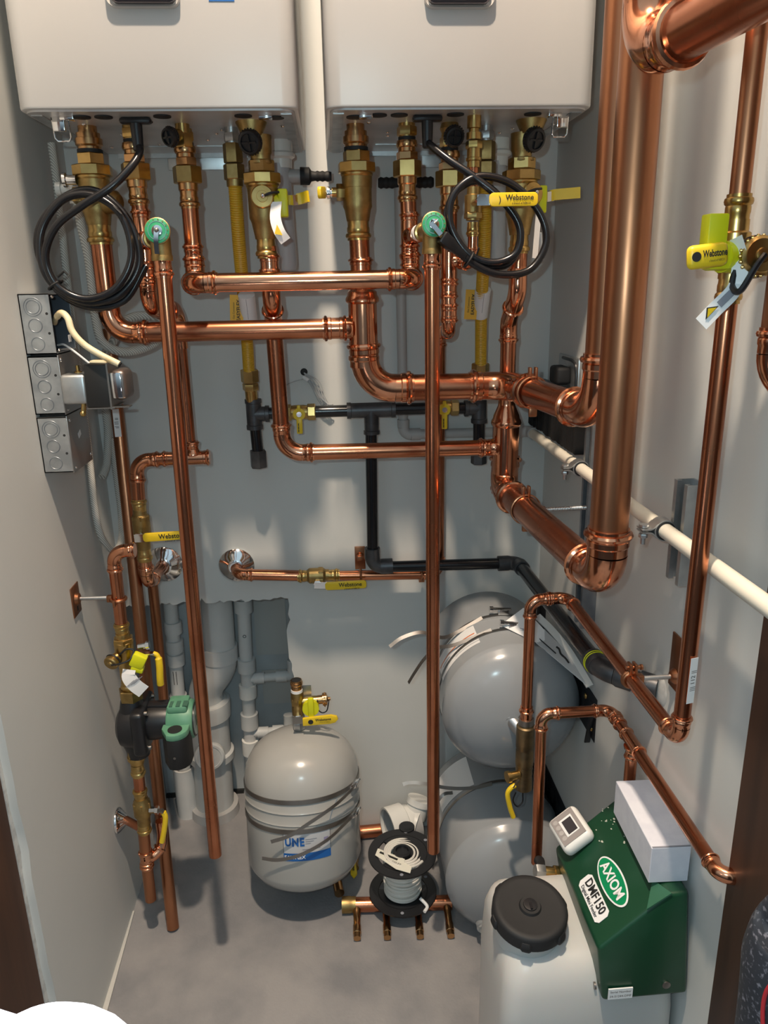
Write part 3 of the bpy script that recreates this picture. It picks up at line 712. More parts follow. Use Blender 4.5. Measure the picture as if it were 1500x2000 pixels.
def tank_valve():
    t = thing('tank_service_valve', 'aged brass tank valve with a small yellow lever in front of the upper right tank', 'valve', (.368, -.46, .45))
    D = (0, 0, -1)
    obj('valve_body', MB().lathe((.369, -.46, .622), D, [(0, .0135), (.010, .0150), (.012, .0190), (.060, .0190), (.062, .0178), (.066, .0178), (.068, .0185), (.102, .0185), (.104, .017), (.112, .0178), (.118, .017), (.124, .0178), (.130, .016), (.136, .0178), (.160, .0178), (.162, .015)]), vary(principled('aged_brass', (0.30, 0.22, 0.12), 0.42, 1.0), (0.20, 0.15, 0.09), 40), t)
    obj('cap_rim', MB().cyl((.369, -.46, .628), (.369, -.46, .616), .0158), STEEL, t)
    obj('tank_outlet', MB().lathe((.366, -.445, .585), (-.5, .7, .5), [(0, .015), (.035, .016), (.036, .019), (.046, .019)]), ZINC, t)
    obj('drain_spout', MB().lathe((.356, -.47, .502), (-1, -.25, 0), [(0, .009), (.020, .010), (.021, .0125), (.028, .0125)], 16), BRASS, t)
    obj('lever', MB().tube(smooth([(.345, -.485, .488), (.336, -.487, .484), (.329, -.488, .470), (.334, -.489, .440), (.342, -.490, .414)], 6), .0052, 10), YEL, t)
    obj('lever_arm', MB().ribbon([(.352, -.48, .498), (.338, -.487, .486)], (0, 1, 0), .010, .003), STEEL, t)
    obj('wire_loop', MB().tube(smooth([(.352, -.465, .455), (.346, -.468, .438), (.354, -.470, .424), (.366, -.468, .432), (.367, -.465, .452)]), .0016, 8), BLACK, t)
tank_valve()

t = thing('copper_feeder_line', 'lowest copper pipe at the right, rising from the feeder and running forward past the carton', 'copper pipe', (.36, -.59, .45))
run(t, [(.362, -.60, .395), (.360, -.595, .722), (.489, -.595, .722), (.4895, -1.004, .7215), (.530, -1.006, .7215)], .0102, R=.018, mat=COPPER)
coupling(t, (.489, -.63, .722), (0, 1, 0), .0102, .016)
tee(t, (.4892, -.700, .722), (0, 1, 0), .018, .0102, (0, 0, -1), .010, .0100)
run(t, [(.4892, -.700, .700), (.4892, -.700, .612)], .0100, mat=COPPER)
t = thing('copper_pipe_hanger', 'copper split-ring hanger on a threaded rod holding the pipe beside the right wall', 'pipe hanger', (.47, -.775, .90))
obj('split_ring', MB().torus((.443, -.775, .890), (0, 1, 0), .0125, .0032).torus((.443, -.779, .890), (0, 1, 0), .0120, .0030).bb((.438, -.783, .901), (.4425, -.768, .917), .001).bb((.446, -.783, .901), (.4505, -.768, .917), .001).lathe((.434, -.776, .910), (1, 0, 0), [(0, .003), (.022, .003), (.023, .0045), (.026, .0045)], 12).bb((.453, -.782, .884), (.463, -.769, .897), .002), DULL, t)
def thread_rod(parent, a, b, r):
    a = V(a); b = V(b); L = (b - a).length; prof = []; k = int(L / .0016)
    for i in range(k + 1): prof.append((L * i / k, r * (1.0 if i % 2 else .88)))
    obj('threaded_rod', MB().lathe(a, b - a, prof, 14), ZINC, parent)
thread_rod(t, (.462, -.776, .890), (.510, -.776, .891), .0042)
obj('wall_plate', MB().bb((.5125, -.796, .868), (.5158, -.756, .958), .001).lathe((.513, -.776, .891), (-1, 0, 0), [(0, .013), (.006, .009), (.008, .006)]), DULL, t)

def branch_hanger(label, p, z2):
    t = thing('copper_pipe_hanger', label, 'pipe hanger', p)
    c = V(p); d = V((.06, -1, 0)).normalized()
    obj('split_ring', MB().lathe(c - d * .005, d, [(0, .0285), (.001, .0305), (.009, .0305), (.010, .0285)], 34, caps=False).bb(c + V((-.008, -.005, .026)), c + V((-.003, .008, .046)), .001).bb(c + V((.003, -.005, .026)), c + V((.008, .008, .046)), .001).box(c + V((.002, .0, -.036)), (.016, .008, .020), None, .003).box(c + V((.033, 0, -.004)), (.012, .012, .016), None, .002), DULL, t)
    thread_rod(t, c + V((.037, 0, -.003)), (.487, c.y, z2), .0048)
branch_hanger('copper split ring clamped round the upper forward copper branch', (.3715, -.405, 1.2825), 1.281)
branch_hanger('copper split ring clamped round the lower forward copper branch', (.3665, -.405, 1.0565), 1.055)

# ================================================================== STRUT, WHITE PIPE, WALL BRUSH
def strut(y, z0, z1, label, mat):
    t = thing('strut_channel', label, 'strut channel', (.500, y, z0), 'steel strut channels on the right wall')
    w = .0205
    prof = [(.515, y + w), (.486, y + w), (.486, y + .011), (.493, y + .011), (.493, y + .0135), (.489, y + .0135), (.489, y + w - .0025), (.5125, y + w - .0025),
            (.5125, y - w + .0025), (.489, y - w + .0025), (.489, y - .0135), (.493, y - .0135), (.493, y - .011), (.486, y - .011), (.486, y - w), (.515, y - w)]
    obj('channel', MB().prism([(a, b, z0) for a, b in prof], (0, 0, z1 - z0)), mat, t)
    return t
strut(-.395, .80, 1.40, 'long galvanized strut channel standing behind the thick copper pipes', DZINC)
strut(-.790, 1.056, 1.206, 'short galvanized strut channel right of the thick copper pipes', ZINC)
t = thing('cream_plastic_pipe', 'cream plastic pipe clamped along the right wall, its back wall run colored as shaded', 'plastic pipe', (.472, -.6, 1.133))
pz = 1.133
mb = MB(); T, pa = arcpts(V((.472, -.018, pz)), (0, 1, 0), (-1, 0, 0), .016)
obj('pipe', MB().cyl((.472, -1.62, pz), pa[0], .0112), CPVC, t)
obj('elbow', MB().tube(pa, .0135, 18).lathe(pa[0], (0, -1, 0), [(0, .0142), (.018, .0142)]).lathe(pa[-1], (-1, 0, 0), [(0, .0142), (.018, .0142)]), GRAYP, t)
run_p = [V((.45, -.018, pz)), V((.169, -.018, pz + .002)), V((.164, -.018, 1.69))]
obj('pipe', MB().cyl(run_p[0], (.18, -.018, pz + .002), .0112), GRAYP, t)  # cream pipe in shade along the back wall, shade put into a gray material
T, pa = arcpts(V((.167, -.018, pz + .002)), (-1, 0, 0), (-.01, 0, 1), .018)
obj('elbow', MB().tube(pa, .0135, 18).lathe(pa[0], (1, 0, 0), [(0, .0142), (.022, .0142)]).lathe(pa[-1], (0, 0, 1), [(0, .0142), (.018, .0142)]), GRAYP, t)
obj('pipe', MB().cyl(pa[-1], run_p[2], .0112), GRAYP, t)
def cushion(y, label):
    t = thing('cushion_clamp', label, 'pipe clamp', (.46, y, pz - .02), 'cushioned clamps on the cream pipe')
    c = V((.472, y, pz))
    obj('rubber_sleeve', MB().lathe(c + V((0, .013, 0)), (0, -1, 0), [(0, .0115), (0.0005, .0140), (.0255, .0140), (.026, .0115)], 28, caps=False), RUB, t)
    obj('steel_strap', MB().lathe(c + V((0, .011, 0)), (0, -1, 0), [(0, .0142), (.0002, .0158), (.0218, .0158), (.022, .0142)], 28, caps=False)
        .ribbon(smooth([c + V((-.012, 0, .010)), c + V((-.020, 0, .003)), c + V((-.034, 0, .002))], 4), (0, 1, 0), .022, .002)
        .ribbon(smooth([c + V((-.012, 0, -.010)), c + V((-.020, 0, -.003)), c + V((-.034, 0, -.002))], 4), (0, 1, 0), .022, .002), ZINC, t)
    obj('bolt', MB().lathe(c + V((-.028, 0, .008)), (0, 0, -1), [(0, .007), (.004, .007), (.005, .0035), (.030, .0035)], 14).hexn(c + V((-.028, 0, -.006)), (0, 0, -1), 0, .006, .0068), ZINC, t)
cushion(-.395, 'steel cushion clamp on the cream pipe at the long strut')
cushion(-.775, 'steel cushion clamp on the cream pipe at the short strut')
t = thing('black_brush', 'black bristle brush standing on the cream pipe beside the long strut', 'brush', (.480, -.19, 1.155))
bm_ = MB()
for i in range(26):
    y = -.006 - .339 * i / 25
    bm_.box((.486 + random.uniform(-.002, .002), y, 1.197 + random.uniform(-.002, .002)), (.026, .0118, .098), Matrix.Rotation(random.uniform(-.06, .06), 3, 'X'), .003, 1)
obj('bristles', bm_, principled('black_bristle', (.003, .003, .0035), .85), t)
obj('back_block', MB().bb((.473, -.345, 1.240), (.512, -.004, 1.256), .004), BLACK, t)
t = thing('metal_outlet_plate', 'rounded metal plate with a black plug on the right wall behind thick copper pipe', 'outlet plate', (.512, -.17, 1.27))
obj('plate', MB().bb((.5085, -.245, 1.235), (.5155, -.105, 1.325), .003), ZINC, t)
obj('rim', MB().tube(smooth([(.508, -.14, 1.318), (.508, -.215, 1.316), (.508, -.236, 1.298), (.508, -.238, 1.24)]), .0035, 8), BLACK, t)
obj('plug', MB().bb((.476, -.205, 1.266), (.508, -.145, 1.304), .008, 3), RUB, t)

# ================================================================== GAS PIPING
def flex(t, pts, r):
    pts = smooth(pts, 14); tot = [0]
    for a, b in zip(pts, pts[1:]): tot.append(tot[-1] + (b - a).length)
    L = tot[-1]; k = int(L / .0021); q = []; rs = []
    j = 0
    for i in range(k + 1):
        s = L * i / k
        while j < len(tot) - 2 and tot[j + 1] < s: j += 1
        f = (s - tot[j]) / max(1e-6, tot[j + 1] - tot[j])
        q.append(pts[j].lerp(pts[j + 1], min(1, f))); rs.append(r if i % 2 else r * .90)
    obj('corrugated_tube', MB().tube(q, rs, 20), YFLEX, t)
def gas_line(x0, xt, label, tagx, stick, lab2):
    t = thing('gas_connector', label, 'gas hose', (xt, -.10, 1.27), 'yellow gas connectors')
    top = V((x0, -.285, 1.695))
    obj('gas_inlet', MB().lathe((x0, -.285, ZB - .002), (0, 0, -1), [(0, .012), (.030, .012)]).hexn((x0, -.285, ZB - .012), (0, 0, -1), 0, .014, .0145), ZINC, t)
    obj('top_nut', MB().hexn((x0, -.285, 1.726), (0, 0, -1), 0, .032, .0175, 6, .1).hexn((x0, -.285, 1.692), (0, 0, -1), 0, .026, .0190, 6, .1).cyl((x0, -.285, 1.666), (x0, -.285, 1.655), .0150), CASTB, t)
    flex(t, [(x0, -.285, 1.660), (x0 - (x0 - xt) * .25, -.245, 1.56), (x0 - (x0 - xt) * .6, -.165, 1.43), (xt, -.10, 1.30)], .0128)
    obj('bottom_nut', MB().hexn((xt, -.097, 1.306), (0, .1, -1), 0, .028, .0195, 6, .1).hexn((xt, -.093, 1.276), (0, .1, -1), 0, .016, .0175, 6, .1).cyl((xt, -.090, 1.262), (xt, -.084, 1.232), .0135), BRASS, t)
    w = obj('wrap_label', MB().lathe(tagx + V((0, -.016, .028)), (0, .55, -1), [(0, .0165), (.062, .0165)], 24), WHITE, t)
    f = obj('flag_label', MB().box(tagx + V((-.0225, -.006, -.002)), (.026, .0005, .060), Matrix.Rotation(.06, 3, 'Y')), YLAB, t)
    text('lettering', 'EASYFLEX', .0095, tagx + V((-.0185, -.0066, -.002)), (.06, 0, 1), (-1, 0, 0), INK, f, off=.0002)
    text('lettering', lab2, .0052, tagx + V((-.028, -.0066, -.002)), (.06, 0, 1), (-1, 0, 0), INK, f)
    for k in range(5):
        obj('fine_print', MB().box(tagx + V((-.008 + .004 * k, -.0192 + abs(k - 2) * .0016, 0)), (.0008, .0006, .044), Matrix.Rotation(.50, 3, 'X')), GRAYINK, w)
gas_line(-.160, -.178, 'left yellow corrugated gas connector with an orange flag label', V((-.160, -.205, 1.437)), True, 'Gas Connector')
gas_line(.300, .334, 'right yellow corrugated gas connector hanging behind the right cord coil', V((.320, -.165, 1.437)), True, 'Gas Connector')

t = thing('black_gas_pipe', 'black steel gas piping with gray tees along the back wall, ending in the right wall', 'gas pipe', (.08, -.08, .82))
ri = .0134
def ip(a, b, r=ri): obj('pipe', MB().cyl(a, b, r), IRON, t)
def bandp(r, L): return [(0, r * 1.30), (r * .45, r * 1.30), (r * .5, r * 1.20), (L, r * 1.18)]
def itee(c, d, half, bd, bl):
    c = V(c); d = V(d); bd = V(bd); mb = MB()
    mb.lathe(c - d * half, d, [(0, .0185), (.009, .0185), (.010, .0170), (2 * half - .010, .0170), (2 * half - .009, .0185), (2 * half, .0185)])
    mb.lathe(c, bd, [(0, .0170), (bl - .009, .0165), (bl - .008, .0185), (bl, .0185)])
    obj('tee', mb, MALL, t)
itee((-.176, -.08, 1.205), (0, 0, 1), .034, (1, 0, 0), .034)
ip((-.175, -.08, 1.172), (-.173, -.08, 1.112), .0128)
obj('pipe_cap', MB().hexn((-.173, -.08, 1.122), (0, 0, -1), 0, .040, .0195), MALL, t)
ip((-.145, -.08, 1.2055), (-.108, -.08, 1.2055)); ip((-.040, -.08, 1.206), (.045, -.08, 1.206))
itee((.088, -.08, 1.206), (1, 0, 0), .055, (0, 0, -1), .055)
ip((.14, -.08, 1.206), (.218, -.08, 1.206)); ip((.286, -.08, 1.204), (.306, -.08, 1.204))
itee((.336, -.08, 1.203), (0, 0, 1), .034, (-1, 0, 0), .034)
ip((.336, -.08, 1.17), (.337, -.08, 1.095)); obj('pipe_cap', MB().hexn((.337, -.08, 1.10), (0, 0, -1), 0, .028, .0185), MALL, t)
ip((.0865, -.08, 1.152), (.083, -.084, .87))
def ielb(p, a, b, R=.024, r=.0172, L=.02):
    T, pa = arcpts(V(p), a, b, R)
    obj('elbow', MB().tube(pa, r, 22).lathe(pa[0] + V(a).normalized() * .006, -V(a), [(0, .0172), (.005, .0185), (L, .0185)]).lathe(pa[-1] - V(b).normalized() * .006, V(b), [(0, .0172), (.005, .0185), (L, .0185)]), MALL, t)
    return T
ielb((.082, -.085, .828), (0, 0, -1), (1, 0, 0), L=.030); ip((.12, -.085, .826), (.40, -.085, .822))
GD = V((.004, -1, .043)).normalized()
ielb((.436, -.085, .822), (1, 0, 0), GD, L=.030)
ga = V((.436, -.085, .822)); gb = V((.440, -.665, .845))
obj('pipe', MB().cyl(ga + GD * .03, gb - GD * .04, .0150), IRON, t)
T, pa = arcpts(gb, GD, V((.10, -.075, -.008)), .045)
obj('elbow', MB().tube(pa, .0178, 22).lathe(pa[0] + GD * .008, -GD, [(0, .0178), (.005, .0200), (.030, .0200)]).lathe(pa[-1], V((.10, -.075, -.008)), [(0, .0178), (.006, .0200), (.030, .0200), (.031, .0172), (.040, .0172), (.041, .0200), (.070, .0195)]), MALL, t)
obj('tape_band', MB().torus(pa[0] - GD * .006, GD, .0200, .0012, 28, 6).torus(pa[0] - GD * .012, GD, .0200, .0012, 28, 6), LIME, t)
obj('plaster_collar', MB().lathe((.512, -.722, .838), (1, 0, 0), [(0, .020), (.0038, .030)], 15), PLASTER, t)
def gas_cock(x, label):
    t = thing('gas_shutoff_valve', label, 'valve', (x, -.08, 1.18), 'gas shutoff valves')
    obj('valve_body', MB().hexn((x - .036, -.08, 1.206), (1, 0, 0), 0, .018, .0185).hexn((x + .018, -.08, 1.206), (1, 0, 0), 0, .018, .0185).lathe((x - .020, -.08, 1.206), (1, 0, 0), [(0, .015), (.01, .0165), (.03, .0165), (.04, .015)]), BRASS, t)
    obj('stem', MB().lathe((x, -.096, 1.206), (0, -1, 0), [(0, .010), (.008, .010), (.009, .006), (.016, .006)], 18), CHROME, t)
    h = obj('lever', MB().lathe((x, -.104, 1.206), (0, -1, 0), [(0, .0135), (.005, .0135)], 24).bb((x - .0065, -.1095, 1.162), (x + .0065, -.1035, 1.198), .002).bb((x - .004, -.1095, 1.212), (x + .004, -.1035, 1.226), .002), YEL, t)
    for i in range(3):
        obj('grip_slot', MB().bb((x - .0032, -.1102, 1.166 + .007 * i), (x - .0014, -.1092, 1.172 + .007 * i)), INK, h)
gas_cock(-.074, 'yellow handled gas valve left of the gray gas tee'); gas_cock(.252, 'yellow handled gas valve right of the gray tee, behind the hanging copper pipe')

# ================================================================== TRAPS AND BARBS BEHIND THE VALVES
def trap(x, label):
    t = thing('condensate_trap', label, 'condensate trap', (x, -.15, 1.50), 'pale condensate traps')
    obj('cup', MB().lathe((x, -.15, ZB - .003), (0, 0, -1), [(0, .024), (.020, .024), (.024, .028), (.030, .028), (.034, .022), (.05, .021)]), PVC, t)
    obj('trap_body', MB().lathe((x - .004, -.15, 1.71), (.03, 0, -1), [(0, .0215), (.19, .0205), (.20, .017), (.203, .0)]), principled('pale_trap_plastic', (.50, .50, .51), .4), t)
    return t
t = trap(-.082, 'pale condensate trap behind the left return valve with a black barb pointing right')
obj('barb_stub', MB().cyl((-.07, -.15, 1.688), (-.04, -.15, 1.688), .0125), GRAYP, t)
obj('black_barb', MB().lathe((-.045, -.15, 1.688), (1, 0, -.02), [(0, .0165), (.018, .0165), (.022, .010), (.030, .0085), (.034, .0102), (.039, .0085), (.044, .0102), (.049, .0085), (.054, .0102), (.062, .0080)]), RUB, t)
trap(.350, 'pale condensate trap behind the right return valve')
obj('barbed_splitter', MB().lathe((.118, -.026, 1.688), (1, 0, 0), [(0, .009), (.006, .012), (.012, .010), (.018, .012), (.024, .010), (.030, .012), (.036, .010), (.084, .010), (.090, .012), (.096, .010), (.102, .012), (.108, .010), (.114, .012), (.12, .009)]), RUB, None, 'black barbed hose splitter on the back wall behind a copper riser of the right boiler', 'hose fitting')

# ================================================================== CORDS, HOSES, LOOSE WIRE
def gland(t, x, y):
    obj('gland_flange', MB().bb((x - .026, y - .010, ZB - .013), (x + .026, y + .010, ZB - .003), .005), BLACK, t)
    obj('strain_relief', MB().lathe((x, y, ZB - .012), (0, 0, -1), [(0, .010), (.04, .0085), (.042, .0065)]), BLACK, t)
t = thing('power_cord', 'left black power cord hanging in a coil from the left boiler', 'cord', (-.40, -.40, 1.46), 'black cord coils')
gland(t, -.306, -.375)
import itertools
P = [(-.306, -.375, 1.712), (-.303, -.385, 1.697), (-.318, -.40, 1.672), (-.350, -.41, 1.642), (-.400, -.412, 1.614), (-.448, -.408, 1.582), (-.474, -.40, 1.535), (-.462, -.395, 1.488), (-.418, -.392, 1.466), (-.366, -.390, 1.483), (-.335, -.385, 1.535), (-.345, -.380, 1.600), (-.390, -.376, 1.634), (-.440, -.374, 1.628), (-.480, -.375, 1.585), (-.489, -.38, 1.535), (-.474, -.385, 1.492), (-.425, -.384, 1.460), (-.364, -.380, 1.472), (-.325, -.373, 1.525), (-.338, -.366, 1.595), (-.385, -.364, 1.641), (-.437, -.366, 1.634), (-.484, -.37, 1.59), (-.494, -.372, 1.54), (-.470, -.372, 1.480), (-.42, -.37, 1.452), (-.36, -.366, 1.462), (-.318, -.36, 1.52)]
obj('cable', MB().tube(smooth(P, 8), .0064, 14), CORD, t)
obj('twist_tie', MB().torus((-.468, -.388, 1.490), (.5, 0, -.8), .0135, .0022, 20, 6).tube([(-.458, -.400, 1.503), (-.445, -.404, 1.512), (-.440, -.402, 1.506)], .002, 6).tube([(-.347, -.418, 1.612), (-.335, -.420, 1.60), (-.338, -.418, 1.590)], .0016, 6), RUB, t)
t = thing('power_cord', 'right black power cord, coiled below the right boiler, plug beside the green dial', 'cord', (.29, -.41, 1.49), 'black cord coils')
gland(t, .180, -.378)
P = [(.180, -.378, 1.712), (.187, -.39, 1.702), (.213, -.41, 1.678), (.255, -.425, 1.648), (.300, -.432, 1.612), (.330, -.436, 1.570), (.326, -.438, 1.528), (.288, -.438, 1.512), (.243, -.436, 1.527), (.212, -.432, 1.575), (.218, -.428, 1.622), (.258, -.424, 1.650), (.316, -.422, 1.639), (.365, -.424, 1.595), (.380, -.428, 1.545), (.352, -.434, 1.500), (.300, -.438, 1.492), (.255, -.440, 1.508), (.218, -.445, 1.535)]
obj('cable', MB().tube(smooth(P, 8), .0064, 14), CORD, t)
P = [(.219, -.418, 1.628), (.262, -.414, 1.644), (.312, -.415, 1.606), (.336, -.420, 1.560), (.318, -.424, 1.512), (.272, -.428, 1.506), (.236, -.430, 1.526), (.206, -.426, 1.58), (.222, -.418, 1.632)]
obj('cable', MB().tube(smooth(P, 8), .0062, 14), CORD, t)
pd = (V((.192, -.452, 1.556)) - V((.232, -.444, 1.524))).normalized()
pl_ = MB().lathe(V((.236, -.444, 1.521)), pd, [(0, .0075), (.02, .0095), (.03, .0115), (.034, .0135), (.052, .0145), (.055, .0140)], 4, PI / 4)
obj('plug', pl_.bevel_all(.0015, 2, .7), BLACK, t)
obj('plug_pins', MB().box(V((.236, -.444, 1.521)) + pd * .062, (.0015, .006, .016), pd.to_track_quat('Z', 'Y').to_matrix()), BRASS, t)
obj('twist_tie', MB().torus((.243, -.440, 1.517), (.8, 0, -.5), .0135, .002, 20, 6).tube([(.255, -.446, 1.524), (.258, -.452, 1.536)], .0016, 6), RUB, t)

t = thing('clear_hose', 'clear braided hose looping behind the wide copper bend near the black transformer', 'hose', (-.45, -.2, 1.0), 'clear braided hoses')
obj('hose', MB().tube(smooth([(-.470, -.20, 1.655), (-.467, -.20, 1.60), (-.461, -.20, 1.543), (-.461, -.20, 1.486), (-.460, -.205, 1.42), (-.449, -.215, 1.379), (-.409, -.215, 1.360), (-.354, -.205, 1.374), (-.330, -.195, 1.404), (-.350, -.185, 1.426), (-.405, -.175, 1.422), (-.455, -.12, 1.375), (-.500, -.05, 1.33), (-.516, -.025, 1.24), (-.518, -.022, 1.17), (-.524, -.04, 1.10), (-.530, -.07, 1.07)], 8), .0088, 16), BRAID, t)
obj('barb_elbow', MB().lathe((-.472, -.20, 1.668), (0, 0, -1), [(0, .011), (.03, .0105)]).lathe((-.472, -.20, 1.664), (-1, -.1, 0), [(0, .009), (.022, .009), (.023, .012), (.032, .012)]), PVC, t)
t = thing('clear_hose', 'clear braided hose running down the left wall corner into a low loop', 'hose', (-.52, -.15, .90), 'clear braided hoses')
obj('hose', MB().tube(smooth([(-.518, -.15, 1.752), (-.518, -.15, 1.70), (-.519, -.15, 1.62), (-.522, -.15, 1.54), (-.527, -.14, 1.45), (-.530, -.13, 1.35), (-.531, -.13, 1.2), (-.531, -.14, 1.10), (-.530, -.15, 1.02), (-.525, -.15, .955), (-.514, -.11, .905), (-.508, -.06, .915), (-.510, -.03, .97), (-.512, -.022, 1.05), (-.513, -.020, 1.15)], 8), .0075, 16), BRAID, t)
t = thing('thermostat_wire', 'small bundle of thin pale wires hanging from a hole in the back wall', 'wire', (-.06, -.02, 1.20))
obj('hole_rim', MB().ball((-.062, -.0005, 1.287), .0085, (1, .25, 1), None, 12), RUB, t)
sh = MB()
for k in range(5):
    a = .3 * k
    sh.tube(smooth([(-.062, -.003, 1.285), (-.050 + .006 * k, -.020, 1.265), (-.030 + .004 * k, -.03, 1.235 - .004 * k), (-.018 + .005 * k, -.025, 1.213), (-.028 + .005 * k, -.02, 1.215), (-.046 + .004 * k, -.018, 1.255), (-.060, -.012, 1.276)]), .0011, 6)
sh.tube(smooth([(-.062, -.006, 1.272), (-.10, -.02, 1.262), (-.118, -.025, 1.235), (-.112, -.02, 1.212), (-.128, -.02, 1.20)]), .0011, 6)
obj('strands', sh, principled('pale_wire', (.45, .46, .47), .4), t)
obj('tape_wrap', MB().cyl((-.064, -.010, 1.276), (-.052, -.016, 1.268), .0045), WHITE, t)

# ================================================================== ELECTRICAL BOXES
def jbox(z0, label, kind):
    t = thing('junction_box', label, 'electrical box', (-.515, -.31, z0), 'steel junction boxes on the left wall')
    x0, x1, y0, y1, z1 = LX + .0005, -.489, -.370, -.258, z0 + .104
    g = .0018
    obj('box_body', MB().bb((x0, y0, z0), (x0 + g, y1, z1)).bb((x0, y0, z0), (x1, y0 + g, z1)).bb((x0, y1 - g, z0), (x1, y1, z1)).bb((x0, y0, z0), (x1, y1, z0 + g)).bb((x0, y0, z1 - g), (x1, y1, z1)), ZINC, t)
    for k in range(3):
        zz = z1 - .022 - .032 * k
        mb = MB().torus((x0 + .023, y0 - .0002, zz), (0, 1, 0), .0115, .0009, 26, 6)
        if k == 0: mb.torus((x0 + .023, y0 - .0002, zz), (0, 1, 0), .0155, .0008, 26, 6)
        obj('knockout', mb, DZINC, t)
        obj('knockout', MB().torus((x0 + .002, -.345 + .03 * k, zz if kind == 'open' else z0 - 1 + .5), (1, 0, 0), .0115, .0009, 22, 6), ZINC, t) if kind == 'open' else None
    for zz in (z1 - .034, z1 - .068):
        obj('screw_hole', MB().lathe((x1 - .007, y0 - .0003, zz), (0, 1, 0), [(0, .0024), (.0008, .0024)], 12), INK, t)
    for zz in (z0 + .006, z1 - .006):
        obj('cover_screw', MB().ball((x1 + .001, y0 + .012, zz), .0038, (1, 1, .8), None, 10), CHROME, t)
    if kind != 'open':
        c = MB().bb((x1, y0 - .001, z0 - .002), (x1 + .0022, y1 + .003, z1 + .002), .001)
        cv = obj('cover', c, principled('brown_steel_cover', (.36, .33, .31), .33, .85), t)
        obj('cover_sticker', MB().box((x1 + .0027, -.315, z0 + .062), (.0006, .016, .010), Matrix.Rotation(.35, 3, 'X')), WHITE, cv)
        for yy, zz in ((y0 + .010, z1 - .008), (y1 - .008, z0 + .012)):
            obj('cover_screw', MB().ball((x1 + .003, yy, zz), .0036, (.7, 1, 1), None, 10), CHROME, t)
    else:
        obj('inner_shade', MB().bb((x0 + .002, y0 + .002, z0 + .002), (x0 + .003, y1 - .002, z1 - .002)).bb((x0 + .002, y1 - .004, z0 + .002), (x1 - .001, y1 - .003, z1 - .002)), principled('shaded_box_steel', (.12, .14, .17), .4, .7), t)  # dark liner: shade inside the open box put into the color
        tg = obj('number_sticker', MB().box((-.4875, -.292, z0 + .022), (.0006, .014, .013)), WHITE, t)
        text('lettering', '6', .009, (-.4871, -.292, z0 + .022), (0, 1, 0), (0, 0, 1), INK, tg)
    return t
jbox(1.372, 'topmost junction box on the left wall, open towards the right with a cable', 'open')
jbox(1.264, 'middle junction box on the left wall, carrying the black transformer', 'cover')
jbox(1.154, 'lowest junction box on the left wall with a plain brown steel cover', 'cover')
obj('box_connector', MB().bb((LX + .0005, -.352, 1.3685), (-.495, -.275, 1.3715)), BLACK, None, 'dark connector strip between the topmost and the middle junction box', 'connector')
obj('box_connector', MB().bb((LX + .0005, -.352, 1.2585), (-.495, -.275, 1.2635)), BLACK, None, 'dark connector strip between the middle and the lowest junction box', 'connector')
t = thing('control_transformer', 'boxy control transformer with black core and silver end bells beside the junction boxes', 'transformer', (-.42, -.36, 1.28))
obj('rear_bell', MB().bb((-.486, -.385, 1.282), (-.440, -.320, 1.336), .007, 3), ZINC, t)
obj('core', MB().box((-.4185, -.358, 1.315), (.042, .068, .076), Matrix.Rotation(.03, 3, 'Y'), .001), TRAFO, t)
obj('core_frame', MB().bb((-.399, -.395, 1.273), (-.396, -.322, 1.355)).bb((-.441, -.394, 1.2745), (-.392, -.322, 1.2765)).bb((-.398, -.392, 1.2755), (-.366, -.372, 1.2775)), STEEL, t)
fb = obj('front_bell', MB().bb((-.396, -.388, 1.288), (-.368, -.330, 1.342), .010, 3), principled('brown_bell', (.26, .22, .20), .35, .8), t)
obj('bell_face', MB().bb((-.3955, -.3905, 1.292), (-.376, -.387, 1.338), .0015), CHROME, fb)
obj('terminal', MB().lathe((-.462, -.350, 1.335), (0, 0, 1), [(0, .007), (.003, .007), (.004, .0035), (.014, .0035)], 12), BRASS, t)
obj('lug', MB().cyl((-.452, -.372, 1.284), (-.455, -.372, 1.266), .0045).ball((-.456, -.373, 1.264), .006, n=10), BRASS, t)
obj('paper_top', MB().box((-.418, -.352, 1.3555), (.030, .04, .004), Matrix.Rotation(.05, 3, 'Y'), .001), CREAM, t)
t = thing('cream_cable', 'cream sheathed cable end bending out of the topmost junction box over the transformer', 'cable', (-.42, -.38, 1.36))
obj('sheath', MB().tube(smooth([(-.500, -.325, 1.424), (-.484, -.36, 1.434), (-.466, -.384, 1.443), (-.453, -.394, 1.434), (-.447, -.398, 1.412), (-.430, -.40, 1.390), (-.403, -.402, 1.371), (-.372, -.404, 1.354)], 8), [.0046] * 10 + [.0058] * 47, 12), CREAM, t)
obj('cut_end', MB().cyl((-.372, -.404, 1.3538), (-.3706, -.4042, 1.3528), .0050), RUB, t)
obj('thin_wire', MB().tube(smooth([(-.50, -.325, 1.384), (-.482, -.345, 1.386), (-.462, -.36, 1.376), (-.436, -.362, 1.353)]), .0019, 8), WHITE, None, 'thin white wire from the topmost junction box to the transformer', 'wire')

